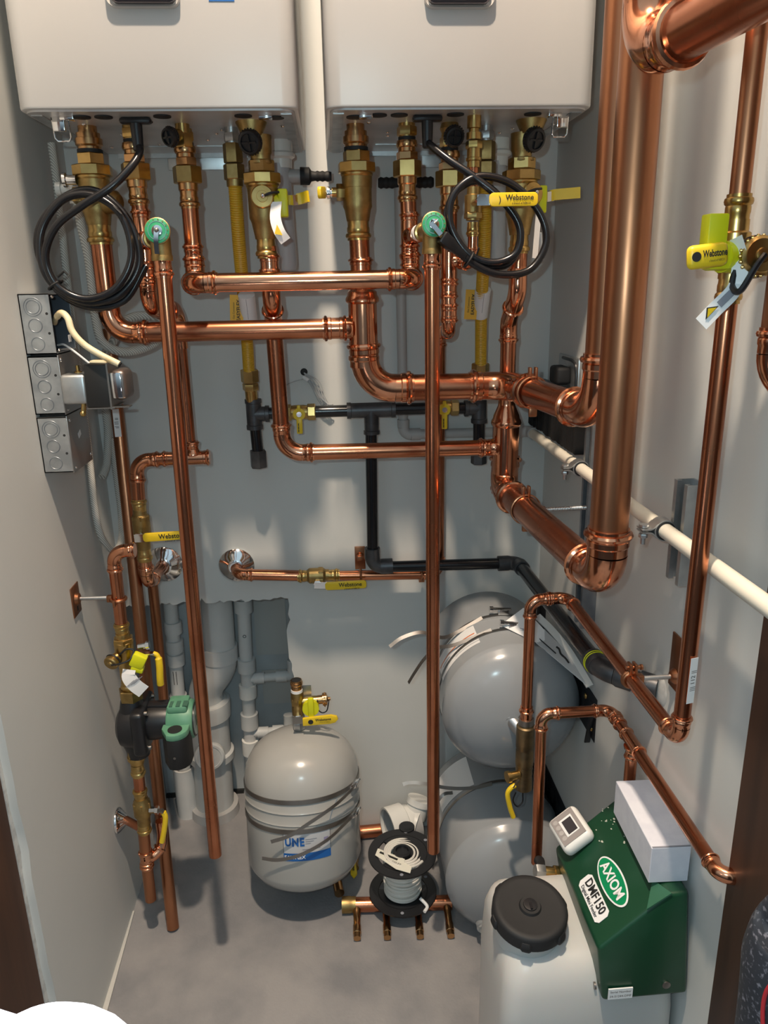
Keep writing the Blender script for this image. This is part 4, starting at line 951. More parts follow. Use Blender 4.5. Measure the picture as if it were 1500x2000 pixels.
# ================================================================== LEFT HAND PUMP STACK
SX, SY = -.470, -.312
t = thing('copper_left_riser', 'short copper riser with an open bend above the pump, held by the left wall bracket', 'copper pipe', (SX, SY, .80))
run(t, [(-.432, SY, .956), (-.4655, SY, .955), (-.468, SY, .785)], .0128, R=.025, L=.020)
obj('open_mouth', MB().cyl((-.4318, SY, .956), (-.4312, SY, .956), .0108), INK, t)
t = thing('copper_wall_hanger', 'copper wall bracket with threaded rod on the left wall', 'pipe hanger', (-.51, SY, .86))
obj('wall_plate', MB().bb((LX + .0003, SY - .024, .822), (LX + .003, SY + .022, .886), .001).lathe((LX + .003, SY, .856), (1, 0, 0), [(0, .014), (.006, .011), (.008, .006)]), DULL, t)
obj('screw_slot', MB().bb((LX + .0028, SY - .004, .830), (LX + .0034, SY + .002, .840)), INK, t)
thread_rod(t, (LX + .009, SY, .856), (-.474, SY, .855), .0042)
obj('split_ring', MB().torus((-.4555, SY, .851), (0, 0, 1), .0148, .0035).bb((-.478, SY - .006, .846), (-.467, SY + .006, .860), .002).bb((-.460, SY - .028, .844), (-.455, SY - .014, .858), .001), DULL, t)
t = thing('pump_isolation_valve', 'brass valve above the pump with capped drain, lime hub and hanging yellow lever', 'valve', (SX, SY, .63))
mb = MB(); socket(mb, (-.468, SY, .770), (0, 0, 1), .0128, .028); obj('press_end', mb, BRASS, t)
mb = MB(); socket(mb, (-.470, SY, .672), (0, 0, -1), .0128, .030); obj('press_end', mb, BRASS, t)
obj('valve_body', MB().lathe((-.468, SY, .775), (-.02, 0, -1), [(0, .0145), (.010, .0145), (.016, .0165), (.020, .0200), (.045, .0200), (.052, .0175), (.080, .0145), (.105, .0140)]).hexn((-.4682, SY, .764), (0, 0, -1), 0, .014, .0215), BRASS, t)
cc = V((-.488, SY - .020, .722)); cd = V((-.35, -1, -.30)).normalized()
obj('drain_neck', MB().lathe((-.472, SY, .730), cc - V((-.472, SY, .730)), [(0, .011), (.024, .011)]), BRASS, t)
cp = MB().lathe(cc, cd, [(0, .014), (.003, .0155), (.010, .0155), (.012, .0140), (.0122, .007), (.014, .006), (.016, .003)], 26)
obj('drain_cap', cp, CASTB, t)
obj('cap_ring', MB().torus(cc, cd, .0150, .0018, 24, 6).tube(smooth([cc + cd * .014, cc + cd * .018 + V((.02, 0, .004)), cc + cd * .012 + V((.040, 0, .008)), cc + V((.044, 0, .020)), cc + V((.030, .0, .024)), cc + V((.014, .0, .012))]), .0020, 8), BLACK, t)
obj('lever_hub', MB().box((-.436, SY - .022, .720), (.030, .020, .030), Matrix.Rotation(.5, 3, 'Y'), .004).box((-.440, SY - .022, .702), (.026, .018, .014), Matrix.Rotation(.3, 3, 'Y'), .003), LIME, t)
obj('stem_nut', MB().lathe((-.438, SY - .006, .743), (1, 0, .15), [(0, .006), (.016, .006), (.017, .009), (.024, .009)], 6), CHROME, t)
obj('lever_arm', MB().ribbon([(-.428, SY - .008, .728), (-.404, SY - .010, .729)], (0, 1, 0), .012, .003), CHROME, t)
obj('lever', MB().tube(smooth([(-.408, SY - .010, .729), (-.399, SY - .010, .722), (-.397, SY - .012, .700), (-.399, SY - .012, .672), (-.400, SY - .010, .655)], 6), [.005] * 8 + [.0075] * 17, 12), YEL, t)
tg = obj('paper_tag', MB().ribbon(smooth([(-.455, SY - .030, .704), (-.456, SY - .036, .690), (-.444, SY - .040, .672), (-.428, SY - .040, .656)], 6), (.75, 0, .65), .032, .0005), WHITE, t)
for k in range(4):
    obj('tag_print', MB().box((-.4545 + .006 * k, SY - .0405 - .0005 * k, .676 - .0010 * k + .004 * k), (.0012, .0004, .026), Matrix.Rotation(.85, 3, 'Y')), GRAYINK, tg)

t = thing('circulator_pump', 'black and green circulator pump in the left pipe stack', 'pump', (SX, SY, .48))
obj('top_nut', MB().hexn((-.471, SY, .642), (0, 0, -1), 0, .026, .0255, 6, .15), CASTB, t)
vb = MB().lathe((-.471, SY, .620), (0, 0, -1), [(0, .021), (.006, .024), (.022, .027), (.060, .038), (.095, .036), (.125, .026), (.142, .024), (.145, .020)], 26)
vb.lathe((-.505, SY, .553), (1, 0, 0), [(0, .030), (.008, .044), (.030, .050), (.048, .050)], 28)
obj('volute', vb, BLACK, t)
obj('flange_block', MB().box((-.452, SY, .556), (.030, .110, .104), None, .010, 3), BLACK, t)
obj('bottom_nut', MB().hexn((-.473, SY, .500), (0, 0, -1), 0, .022, .0250, 6, .15), CASTB, t)
mc = (-.438, SY, .560)
mt = obj('motor_can', MB().lathe(mc, (1, 0, 0), [(0, .040), (.010, .041), (.045, .038), (.05, .037)], 30).bb((-.438, SY - .012, .594), (-.392, SY + .012, .604), .003), BLACK, t)
for yy, zz in ((-.036, .600), (-.036, .517), (.036, .600)):
    obj('flange_bolt', MB().lathe((-.438, SY + yy, zz), (1, 0, 0), [(0, .0052), (.006, .0052), (.0062, .003), (.005, .002)], 14), STEEL, t)
gh = MB().lathe((-.396, SY, .560), (1, 0, 0), [(0, .041), (.004, .0435), (.046, .0435), (.054, .040), (.056, .036)], 32).bb((-.394, SY - .030, .588), (-.350, SY + .022, .608), .006)
obj('green_cover', gh, TEAL, t)
obj('face_ring', MB().lathe((-.342, SY, .560), (1, 0, 0), [(0, .0375), (.003, .0370), (.0035, .034)], 34), BLACK, t)
fc = obj('face_plate', MB().lathe((-.3388, SY, .560), (1, 0, 0), [(0, .0335), (.0008, .0335)], 34), principled('silver_face', (.45, .52, .48), .3, .5), t)
obj('face_mark', MB().bb((-.3382, SY - .010, .548), (-.3376, SY + .012, .572)), INK, fc)
jb = MB()
jp = [(-.402, SY - .030), (-.345, SY - .030), (-.345, SY - .052)]
for i in range(9):
    a = -.35 + i * (PI * .78) / 8
    jp.append((-.3735 + .0285 * math.cos(-a), SY - .052 + .030 * math.sin(-a)))
jp.append((-.402, SY - .052))
obj('terminal_box', MB().prism([(a, b, .487) for a, b in jp], (0, 0, .070)).bevel_all(.002, 2, .7), RUB, t)
obj('terminal_lid', MB().prism([(a, b, .557) for a, b in jp], (0, 0, .014)).bevel_all(.002, 2, .7), TEAL, t)
obj('conduit_plug', MB().lathe((-.373, SY - .058, .571), (0, 0, 1), [(0, .0150), (.0012, .0150), (.0014, .012)], 28), RUB, t)
obj('box_screw', MB().lathe((-.374, SY - .0825, .518), (0, -1, 0), [(0, .0028), (.001, .0028)], 12), STEEL, t)
for k in range(3):
    obj('top_print', MB().bb((-.388 + .014 * k, SY - .028, .6078), (-.381 + .016 * k, SY - .006, .6086)), principled('dark_green_print', (.05, .13, .09), .5), t)

t = thing('lower_pump_valve', 'brass valve and copper tail below the pump with a bent yellow lever', 'valve', (SX, SY, .20))
mb = MB(); socket(mb, (-.474, SY, .456), (0, 0, -1), .0128, .030)
obj('press_end', MB().lathe((-.473, SY, .478), (0, 0, -1), [(0, .020), (.008, .020), (.010, .0165), (.020, .0150)]), BRASS, t); obj('press_end', mb, BRASS, t)
obj('pipe', MB().cyl((-.474, SY, .43), (-.4755, SY, .372), .0125), COPPER, t)
mb = MB(); socket(mb, (-.4755, SY, .365), (0, 0, 1), .0128, .026); obj('press_end', mb, BRASS, t)
mb = MB(); socket(mb, (-.477, SY, .300), (0, 0, -1), .0128, .026); obj('press_end', mb, BRASS, t)
obj('valve_body', MB().lathe((-.4755, SY, .368), (0, 0, -1), [(0, .0145), (.008, .0160), (.014, .0195), (.044, .0195), (.052, .0150), (.070, .0145)]).hexn((-.4757, SY, .357), (0, 0, -1), 0, .014, .0205), CASTB, t)
obj('stem', MB().lathe((-.458, SY - .006, .338), (1, -.1, 0), [(0, .0075), (.012, .0075), (.013, .010), (.020, .010)], 6), CHROME, t)
obj('lever_arm', MB().ribbon([(-.440, SY - .010, .336), (-.430, SY - .010, .338), (-.424, SY - .010, .328)], (0, 1, 0), .012, .003), STEEL, t)
obj('lever', MB().tube(smooth([(-.427, SY - .010, .333), (-.424, SY - .011, .318), (-.430, SY - .012, .285), (-.438, SY - .012, .255)], 6), .0062, 12), YEL, t)
t = thing('copper_lower_tail', 'copper tail below the lower pump valve with a side bend, hanging above the floor', 'copper pipe', (SX, SY, .085))
run(t, [(-.477, SY, .285), (-.480, SY, .200), (-.482, SY, .085)], .0128, R=.5, mat=DULL)
coupling(t, (-.4795, SY, .205), (0, 0, 1), .0128, .020)
obj('side_bend', MB().tube(smooth([(-.479, SY, .205), (-.468, SY + .008, .200), (-.452, SY + .02, .210), (-.446, SY + .03, .235), (-.447, SY + .035, .275)]), .0125, 20).torus((-.452, SY + .02, .212), (.5, .5, .7), .0125, .003), FIT, t)
obj('wall_stub', MB().cyl((-.478, SY + .006, .276), (-.530, SY + .05, .272), .0095), COPPER, t)
flange((LX + .0005, SY + .055, .286), (1, 0, 0), .030, 'chrome flange on the left wall low behind the pump tail')
for nm_, sh_ in (('copper_left_riser', (.012, 0, .018)), ('copper_wall_hanger', (.0, 0, .018)), ('pump_isolation_valve', (.012, 0, .018)), ('circulator_pump', (.016, 0, .020)), ('lower_pump_valve', (.012, 0, .018)), ('copper_lower_tail', (.010, 0, .018))):
    bpy.data.objects[nm_].location += V(sh_)
t = thing('leaning_copper_pipe', 'longest copper pipe at the left, leaning from the floor up behind the wide pipe bend', 'copper pipe', (-.43, -.30, .0))
obj('pipe', MB().cyl((-.4875, -.028, 1.395), (-.4325, -.300, .004), .0142), DULL, t)
obj('barcode_sticker', MB().ribbon([(-.4800, -.0765, 1.225), (-.4776, -.0882, 1.165)], (1, .1, 0), .014, .0004), WHITE, t)
text('lettering', 'II ||| |I', .010, (-.4788, -.0828, 1.195), (.03, -.19, -1), (1, 0, 0), INK, t)

# ================================================================== RECESS PIPES
def pvc(t, a, b, r, m=GPVC, nm='pipe'): obj(nm, MB().cyl(a, b, r), m, t)
def hub(t, c, d, r, L, m=GPVC): obj('coupling', MB().lathe(V(c) - V(d).normalized() * L / 2, d, [(0, r), (L, r)]), m, t)
t = thing('plastic_drain_pipe', 'overspray gray plastic pipe leftmost in the wall recess, entering a floor sleeve', 'plastic pipe', (-.465, .12, 0))
pvc(t, (-.452, .12, .76), (-.466, .12, .10), .0185)
for z in (.600, .545, .505): hub(t, (-.4535 - (.6 - z) * .02, .12, z), (.02, 0, 1), .0235, .034)
hub(t, (-.461, .12, .375), (.02, 0, 1), .0245, .038); hub(t, (-.463, .12, .300), (.02, 0, 1), .0240, .050)
pvc(t, (-.463, .118, .345), (-.53, .118, .340), .0085, PVC); hub(t, (-.492, .118, .343), (1, 0, 0), .0145, .026, PVC)
obj('floor_sleeve', MB().lathe((-.468, .12, .0), (0, 0, 1), [(0, .030), (.16, .030), (.160, .024), (.13, .023)], 28), GPVC, t)
for i in range(2): obj('ink_stroke', MB().box((-.4625 + .008 * i, .1005, .455), (.0014, .0008, .040)), INK, t)
t = thing('drain_stack', 'thick plastic drain stack with an offset bend in the wall recess', 'plastic pipe', (-.385, .125, 0))
pvc(t, (-.331, .125, .774), (-.336, .125, .52), .0435)
hub(t, (-.336, .125, .515), (0, 0, 1), .0495, .042)
mb = MB().tube(smooth([(-.336, .125, .53), (-.337, .125, .49), (-.350, .125, .455), (-.372, .125, .425), (-.384, .125, .395), (-.384, .125, .36)], 6), .0465, 28)
obj('offset_bend', mb, GPVC, t)
obj('rubber_bushing', MB().torus((-.385, .125, .362), (0, 0, 1), .050, .011, 36, 10), GPVC, t)
obj('hub', MB().lathe((-.385, .125, .37), (0, 0, -1), [(0, .050), (.001, .064), (.010, .066), (.050, .064), (.055, .058), (.10, .056), (.16, .056), (.165, .064), (.185, .064), (.190, .056)], 34), GPVC, t)
obj('cleanout_plug', MB().lathe((-.380, .072, .225), (.1, -1, .1), [(0, .042), (.010, .042), (.014, .038), (.0145, .032), (.013, .031)], 34), GPVC, t)
pvc(t, (-.385, .125, .19), (-.390, .125, .0), .0545)
obj('floor_collar', MB().lathe((-.390, .125, .0), (0, 0, 1), [(0, .070), (.028, .068), (.030, .056)], 34), GRAYP, t)
t = thing('plastic_branch_pipe', 'overspray gray plastic pipe with two small branches beside the gray floor tank', 'plastic pipe', (-.27, .12, 0))
pvc(t, (-.258, .12, .76), (-.276, .12, .05), .0180)
for z, m in ((.655, GPVC), (.475, GPVC), (.395, PVC), (.300, GPVC), (.215, PVC)): hub(t, (-.2605 - (.655 - z) * .025, .12, z), (.025, 0, 1), .0245, .038 if z > .3 else .045, m)
for z, L in ((.432, .105), (.258, .085)):
    pvc(t, (-.266, .118, z), (-.266 + L, .118, z + .004), .0120)
    hub(t, (-.233, .118, z + .001), (1, 0, 0), .0160, .030); hub(t, (-.266 + L - .01, .118, z + .003), (1, 0, 0), .0165, .030)
    obj('elbow', MB().tube(smooth([(-.266 + L, .118, z + .004), (-.266 + L + .018, .118, z + .006), (-.266 + L + .022, .122, z + .026), (-.266 + L + .022, .124, z + .05)]), .0145, 18), GPVC, t)
obj('ink_mark', MB().torus((-.262, .1015, .570), (0, 1, .1), .004, .0008, 14, 5), INK, t)

# ================================================================== EXPANSION TANKS
TX, TY, TR = -.109, -.157, .1397
t = thing('floor_expansion_tank', 'upright gray tank with blue label, leaning back against the wall above the floor', 'tank', (-.112, -.222, .066))
TB = V((-.112, -.222, .066)); TA = (V((-.110, -.155, .440)) - TB).normalized()
TN = (V((0, -1, 0)) - TA * V((0, -1, 0)).dot(TA)).normalized(); TS = TA.cross(TN) * -1.0
if TS.x < 0: TS = -TS
prof = [(0, .001), (0, .035), (.005, .070), (.014, .100), (.030, .122), (.048, .134), (.062, TR), (.200, TR), (.2025, TR + .002), (.206, TR), (.228, TR), (.231, TR + .0025), (.235, TR), (.268, TR), (.288, .1375), (.310, .130), (.332, .117), (.350, .098), (.362, .076), (.370, .052), (.3745, .030), (.376, .018), (.377, .001)]
obj('tank_shell', MB().lathe(TB, TA, prof, 56), TANK, t)
def ang(a, r=TR, z=0): return TB + TA * z + (TS * math.sin(a) + TN * math.cos(a)) * r
def patch(name, a0, a1, z0, z1, lift, mat, parent):
    bm = MB(); k = 16; A = []; B = []
    for i in range(k + 1):
        a = a0 + (a1 - a0) * i / k
        A.append(bm.bm.verts.new(ang(a, TR + lift, z0))); B.append(bm.bm.verts.new(ang(a, TR + lift, z1)))
    for i in range(k): bm.bm.faces.new((A[i], A[i + 1], B[i + 1], B[i]))
    return obj(name, bm, mat, parent)
LA0, LA1, Q = -.30, .50, .118
lb = patch('brand_label', LA0, LA1, Q, Q + .066, .0006, principled('label_gray', (.52, .53, .55), .4), t)
patch('label_border', LA0, LA0 + .007, Q, Q + .066, .0009, INK, lb); patch('label_border', LA1 - .007, LA1, Q + .018, Q + .066, .0009, INK, lb)
patch('blue_band', LA0, LA1, Q, Q + .019, .0010, BLUE, lb)
def tlabel(s, size, a, z, mat, off=0.0, sx=1.0):
    text('lettering', s, size, ang(a, TR, z), TS * math.cos(a) - TN * math.sin(a), TA, mat, lb, lift=.0018, off=off, sx=sx)
for ch, a in (('U', -.215), ('N', -.095), ('E', .015)): tlabel(ch, .027, a, Q + .046, BLUE, .0011, .8)
patch('blue_drip', -.150, -.118, Q + .036, Q + .056, .0012, BLUE, lb)
for s_, a in (('EA', -.235), ('SY', -.150), ('FL', -.068), ('EX', .012)): tlabel(s_, .0120, a, Q + .0095, WHITE, .0003)
for k in range(3):
    patch('fine_print', .07, .26 - .05 * k, Q + .051 - .005 * k, Q + .0525 - .005 * k, .0012, GRAYINK, lb)
patch('fine_print', .02, .32, Q + .027, Q + .0285, .0012, GRAYINK, lb); patch('fine_print', .38, .46, Q + .036, Q + .050, .0012, principled('violet_print', (.28, .26, .42), .5), lb)
def band(z0, tail, cl):
    b = MB()
    b.ribbon([ang(2 * PI * i / 60, TR + .0016, z0 + .003 * math.sin(2 * PI * i / 60 + 1)) for i in range(61)], TA, .0110, .0012)
    o = obj('steel_band', b, STEEL, t)
    obj('band_tail', MB().ribbon(smooth(tail, 7), TA, .0082, .0012), STEEL, t)
    c = ang(cl, TR + .006, z0 + .003); tg = TS * math.cos(cl) - TN * math.sin(cl)
    obj('band_screw', MB().box(c, (.022, .012, .012), math.atan2(tg.y, tg.x), .002).lathe(c - tg * .022, tg, [(0, .006), (.008, .006), (.009, .0035), (.044, .0035)], 10), CHROME, t)
    return o
band(.258, [ang(1.10, TR + .008, .262), ang(.85, TR + .018, .264), ang(.50, TR + .020, .246), ang(.10, TR + .016, .214), ang(-.16, TR + .018, .190), ang(-.42, TR + .026, .176)], 1.12)
band(.187, [ang(1.10, TR + .008, .192), ang(.80, TR + .010, .188), ang(.40, TR + .012, .165), ang(.0, TR + .014, .142), ang(-.35, TR + .016, .128), ang(-.58, TR + .026, .130)], 1.10)
obj('scuff', MB().ribbon([ang(.50, TR + .0004, .205), ang(.56, TR + .0004, .228), ang(.66, TR + .0004, .250)], TS, .0016, .0003), DZINC, t)
obj('wall_bracket', MB().bb((-.135, -.028, .24), (-.085, -.0004, .33), .002), DZINC, t)
t = thing('tank_drain_valve', 'brass drain valve with a yellow branded lever on top of the gray floor tank', 'valve', (-.108, TY, .44))
vx, vy = -.112, TY
mb = MB(); socket(mb, (vx, vy, .540), (0, 0, 1), .0120, .034); mb.lathe((vx, vy, .574), (0, 0, 1), [(0, .0135), (0.0002, .0105), (-.012, .010)])
obj('press_tail', mb, BRONZE, t)
obj('tail_bore', MB().cyl((vx, vy, .5735), (vx, vy, .5745), .0112), INK, t)
obj('valve_body', MB().lathe((vx, vy, .546), (0, 0, -1), [(0, .0130), (.006, .0155), (.024, .0155), (.026, .0145), (.05, .0150), (.065, .014)]).hexn((vx, vy, .527), (0, 0, -1), 0, .018, .0170), CASTB, t)
obj('sealing_tape', MB().lathe((vx, vy, .550), (0, 0, -1), [(0, .0142), (.007, .0145)]), WHITE, t)
obj('tank_nipple', MB().hexn((vx, vy, .482), (0, 0, -1), 0, .016, .0165).lathe((vx, vy, .467), (0, 0, -1), [(0, .0125), (.022, .0125)]).hexn((vx, vy, .460), (0, 0, -1), 0, .018, .0155), ZINC, t)
obj('stem_nut', MB().lathe((vx, vy - .014, .486), (0, -1, 0), [(0, .007), (.010, .007), (.011, .009), (.015, .0085)], 6), CHROME, t)
obj('drain_neck', MB().lathe((vx + .012, vy, .515), (1, 0, .05), [(0, .011), (.022, .0115), (.03, .011), (.044, .010)]), BRASS, t)
dc_ = V((vx + .060, vy, .517))
cp = MB().lathe(dc_ - V((.012, 0, 0)), (1, 0, .05), [(0, .011), (.012, .011), (.013, .0155), (.023, .0155), (.024, .012), (.026, .005), (.032, .004)], 20)
for i in range(16):
    a = 2 * PI * i / 16
    cp.ball(dc_ + V((.006, math.cos(a) * .0155, math.sin(a) * .0155)), .0022, n=6)
obj('drain_cap', cp, BRONZE, t)
obj('cap_strap', MB().tube(smooth([dc_ + V((-.011, -.010, .006)), dc_ + V((-.012, -.015, -.014)), dc_ + V((-.002, -.016, -.026)), dc_ + V((.010, -.015, -.022)), dc_ + V((.015, -.010, -.004)), dc_ + V((.016, 0, 0))]), .0016, 8), BLACK, t)
obj('back_bracket', MB().bb((vx + .010, vy + .012, .505), (vx + .034, vy + .015, .550)), DZINC, t)
obj('lever_hub', MB().lathe((vx + .032, vy - .010, .506), (0, -1, 0), [(0, .020), (.012, .020)]).bb((vx + .026, vy - .030, .488), (vx + .040, vy - .020, .538), .003), LIME, t)
lk = MB().ribbon([(vx + .012, vy - .030, .487), (vx + .014, vy - .031, .452), (vx + .016, vy - .031, .448)], (0, 1, 0), .014, .002)
obj('lever_arm', MB().bb((vx - .012, vy - .032, .474), (vx + .014, vy - .029, .492)), STEEL, t)
l = obj('lever', MB().prism([(vx + .012, vy - .036, .469), (vx + .012, vy - .036, .489), (vx + .080, vy - .036, .494), (vx + .094, vy - .036, .490), (vx + .097, vy - .036, .482), (vx + .090, vy - .036, .474), (vx + .078, vy - .036, .471)], (0, .007, 0)).bevel_all(.001, 2, .8), YEL, t)
text('lettering', 'Webstone', .0098, (vx + .061, vy - .0362, .4845), (1, 0, .04), (0, 0, 1), INK, l, off=.0002, sx=.9)
text('lettering', 'a brand of NIBCO', .0035, (vx + .064, vy - .0362, .4775), (1, 0, .04), (0, 0, 1), INK, l)
obj('handle_mark', MB().lathe((vx + .031, vy - .0362, .4795), (0, -1, 0), [(0, .0062), (.0004, .0062)]), INK, l)

def htank(name, xc, zc, y0, y1, R, label, dom):
    t = thing(name, label, 'tank', (xc, (y0 + y1) / 2, zc - R), 'strapped gray tanks in the right corner')
    L = y0 - y1
    prof = [(0, .001), (0, .05), (.005, R * .62), (.016, R * .84), (.030, R * .95), (.045, R), (L * .50, R), (L * .505, R + .002), (L * .515, R), (L - .074, R), (L - .072, R + .0022), (L - .066, R + .0012), (L - .062, R * .985), (L - .052, R * .95), (L - .039, R * .87), (L - .026, R * .74), (L - .014, R * .56), (L - .005, R * .34), (L, R * .12), (L + .0002, .001)]
    obj('tank_shell', MB().lathe((xc, y0, zc), (0, -1, 0), prof, 64), dom, t)
    return t
UX, UZ, UR = .3610, .596, .1490
t1 = htank('upper_expansion_tank', UX, UZ, -.030, -.434, UR, 'upper of the two strapped gray tanks in the right corner, with papers on top', BTANK)
def ua(a, y, r=UR + .0015): return V((UX + r * math.sin(a), y, UZ + r * math.cos(a)))
def uband(t, y, cx, cz, R, tail, ca):
    f = lambda a, rr=R + .0016: V((cx + rr * math.sin(a), y + .012 * math.sin(a), cz + rr * math.cos(a)))
    obj('steel_band', MB().ribbon([f(2 * PI * i / 60) for i in range(61)], (0, 1, 0), .0090, .0012), STEEL, t)
    obj('band_tail', MB().ribbon(smooth(tail, 7), [V((0, .5, .6))] * (7 * (len(tail) - 1) + 1), .0080, .0012), STEEL, t)
    c = f(ca, R + .008); tg = V((math.cos(ca), 0, -math.sin(ca)))
    obj('band_screw', MB().box(c, (.026, .013, .012), Matrix.Rotation(ca, 3, 'Y'), .002).lathe(c - tg * .032 + V((0, 0, .006)), tg, [(0, .0065), (.008, .0065), (.009, .004), (.05, .004)], 10), CHROME, t)
uband(t1, -.215, UX, UZ, UR, [ua(-.25, -.222, UR + .004), ua(-.70, -.240, UR + .010), (.225, -.255, .716), (.178, -.265, .736), (.135, -.27, .728), (.106, -.275, .710)], .08)
uband(t1, -.290, UX, UZ, UR, [ua(-.2, -.290, UR + .004), ua(-.75, -.285, UR + .010), (.212, -.265, .695), (.186, -.255, .665), (.165, -.25, .63), (.150, -.245, .60)], .13)
def utape(a0, a1, y0, y1, lift, mat, name, parent):
    bm = MB(); A = []; B = []
    for i in range(15):
        a = a0 + (a1 - a0) * i / 14
        A.append(bm.bm.verts.new(ua(a, y0, UR + lift))); B.append(bm.bm.verts.new(ua(a, y1, UR + lift)))
    for i in range(14): bm.bm.faces.new((A[i], A[i + 1], B[i + 1], B[i]))
    return obj(name, bm, mat, parent)
w = utape(-.42, -1.25, -.225, -.320, .0007, WHITE, 'warning_label', t1)
utape(-.45, -1.22, -.270, -.274, .0010, ORANGE, 'label_line', w)
for k, yy in enumerate((-.284, -.292, -.300, -.308)):
    utape(-.42, -.80 - .05 * (k % 2), yy, yy - .0018, .0010, GRAYINK, 'fine_print', w)
utape(-.95, -1.15, -.284, -.287, .0010, GRAYINK, 'fine_print', w)
LXc, LZ, LR = .372, .152, .1510
t2 = htank('lower_expansion_tank', LXc, LZ, -.030, -.440, LR, 'lower of the two strapped gray tanks, on the floor behind the white feed tank', BTANK)
uband(t2, -.225, LXc, LZ, LR, [(LXc - .02, -.24, LZ + LR + .006), (.30, -.255, .312), (.24, -.262, .322), (.185, -.262, .338), (.150, -.26, .342), (.132, -.262, .340)], .35)
obj('band_tail', MB().ribbon(smooth([(.262, -.20, .26), (.235, -.21, .262), (.208, -.22, .225), (.200, -.23, .20)]), (0, .5, .6), .0080, .0012), STEEL, t2)
def la(a, y, r): return V((LXc + r * math.sin(a), y, LZ + r * math.cos(a)))
bm = MB(); A = []; B = []
for i in range(13):
    a = -.40 - .75 * i / 12
    A.append(bm.bm.verts.new(la(a, -.10, LR + .0007))); B.append(bm.bm.verts.new(la(a, -.215, LR + .0007)))
for i in range(12): bm.bm.faces.new((A[i], A[i + 1], B[i + 1], B[i]))
obj('warning_label', bm, WHITE, t2)
obj('bottom_port', MB().lathe((.30, -.392, .06), (0, -1, 0), [(0, .016), (.03, .016), (.031, .012), (.036, .012)]), GLASSY, t2)
t = thing('tank_bracket', 'black slotted tank bracket squeezed between the gray tanks and the right wall', 'bracket', (.505, -.30, .0))
mb = MB().bb((.5140, -.46, .56), (.5158, -.05, .66), .001).bb((.5135, -.46, .20), (.5158, -.05, .28), .001).bb((.500, -.075, .0), (.5155, -.045, .70), .001)
mb.box((.508, -.450, .60), (.012, .004, .11), Matrix.Rotation(.25, 3, 'X'), .001)
obj('rails', mb, BLACK, t)
for k in range(8): obj('slot', MB().bb((.5128, -.44 + .045 * k, .60), (.5136, -.425 + .045 * k, .64)), RUB, t)
for yy, zz in ((-.445, .585), (-.40, .635)): obj('bolt', MB().ball((.512, yy, zz), .006, (.6, 1, 1), None, 10), BRASS, t)
for k in range(7): obj('slot', MB().bb((.5126, -.44 + .045 * k, .225), (.5136, -.425 + .045 * k, .26)), RUB, t)
t = thing('instruction_papers', 'folded instruction papers tucked between the upper gray tank and the right wall', 'paper', (.44, -.22, .66))
sh = MB().prism([(.353, -.280, .751), (.408, -.260, .780), (.443, -.310, .748), (.438, -.335, .734), (.415, -.350, .740)], (.0008, .0008, .0012))
p1 = obj('top_sheet', sh, WHITE, t)
sh = MB().prism([(.414, -.349, .739), (.438, -.334, .735), (.443, -.308, .749), (.474, -.360, .724), (.504, -.440, .678), (.470, -.412, .703)], (.0008, .0008, .0012))
p2 = obj('lower_sheet', sh, principled('gray_paper', (.52, .53, .54), .6), t)
obj('folded_edges', MB().ribbon(smooth([(.436, -.276, .767), (.460, -.315, .748), (.484, -.365, .720), (.5055, -.438, .680)]), (1, .3, .4), .016, .004), principled('fold_paper', (.62, .62, .60), .6), t)
obj('printed_drawing', MB().tube(smooth([(.458, -.355, .7305), (.462, -.361, .728), (.463, -.371, .722), (.470, -.383, .717), (.474, -.393, .711)]), .0020, 8), INK, p2)
obj('printed_drawing', MB().tube([(.424, -.335, .7430), (.452, -.372, .7240)], .0013, 6), INK, p2)
for k in range(3): obj('fine_print', MB().box((.398 + .005 * k, -.312 - .003 * k, .7545 - .003 * k), (.020, .0012, .0012), Matrix.Rotation(.3, 3, 'Y')), GRAYINK, p1)

# ================================================================== ON THE FLOOR
t = thing('copper_manifold', 'copper manifold with short stubs lying on the floor under the wire reel', 'manifold', (.10, -.27, 0))
obj('pipe', MB().cyl((-.002, -.285, .0185), (.245, -.300, .0185), .0175), COPPER, t)
obj('open_collar', MB().lathe((.010, -.286, .0195), (-1, .06, 0), [(0, .0185), (.012, .0185), (.014, .0195), (.034, .0195), (.0342, .0160), (.01, .0150)]), CASTB, t)
for xx in (.012, .083, .160, .232):
    yy = -.287 - (xx) * .06
    obj('stub', MB().lathe((xx, yy, .0185), (-.03, -1, -.08), [(0, .012), (.022, .0095), (.024, .0085), (.056, .0085), (.058, .0098), (.078, .0098), (.079, .0085), (.092, .0085)], 20), BRONZE, t)
t = thing('wire_reel', 'black plastic reel of white wire standing on the copper manifold', 'wire reel', (.127, -.276, .036))
rz, RRc = .040, (.127, -.276)
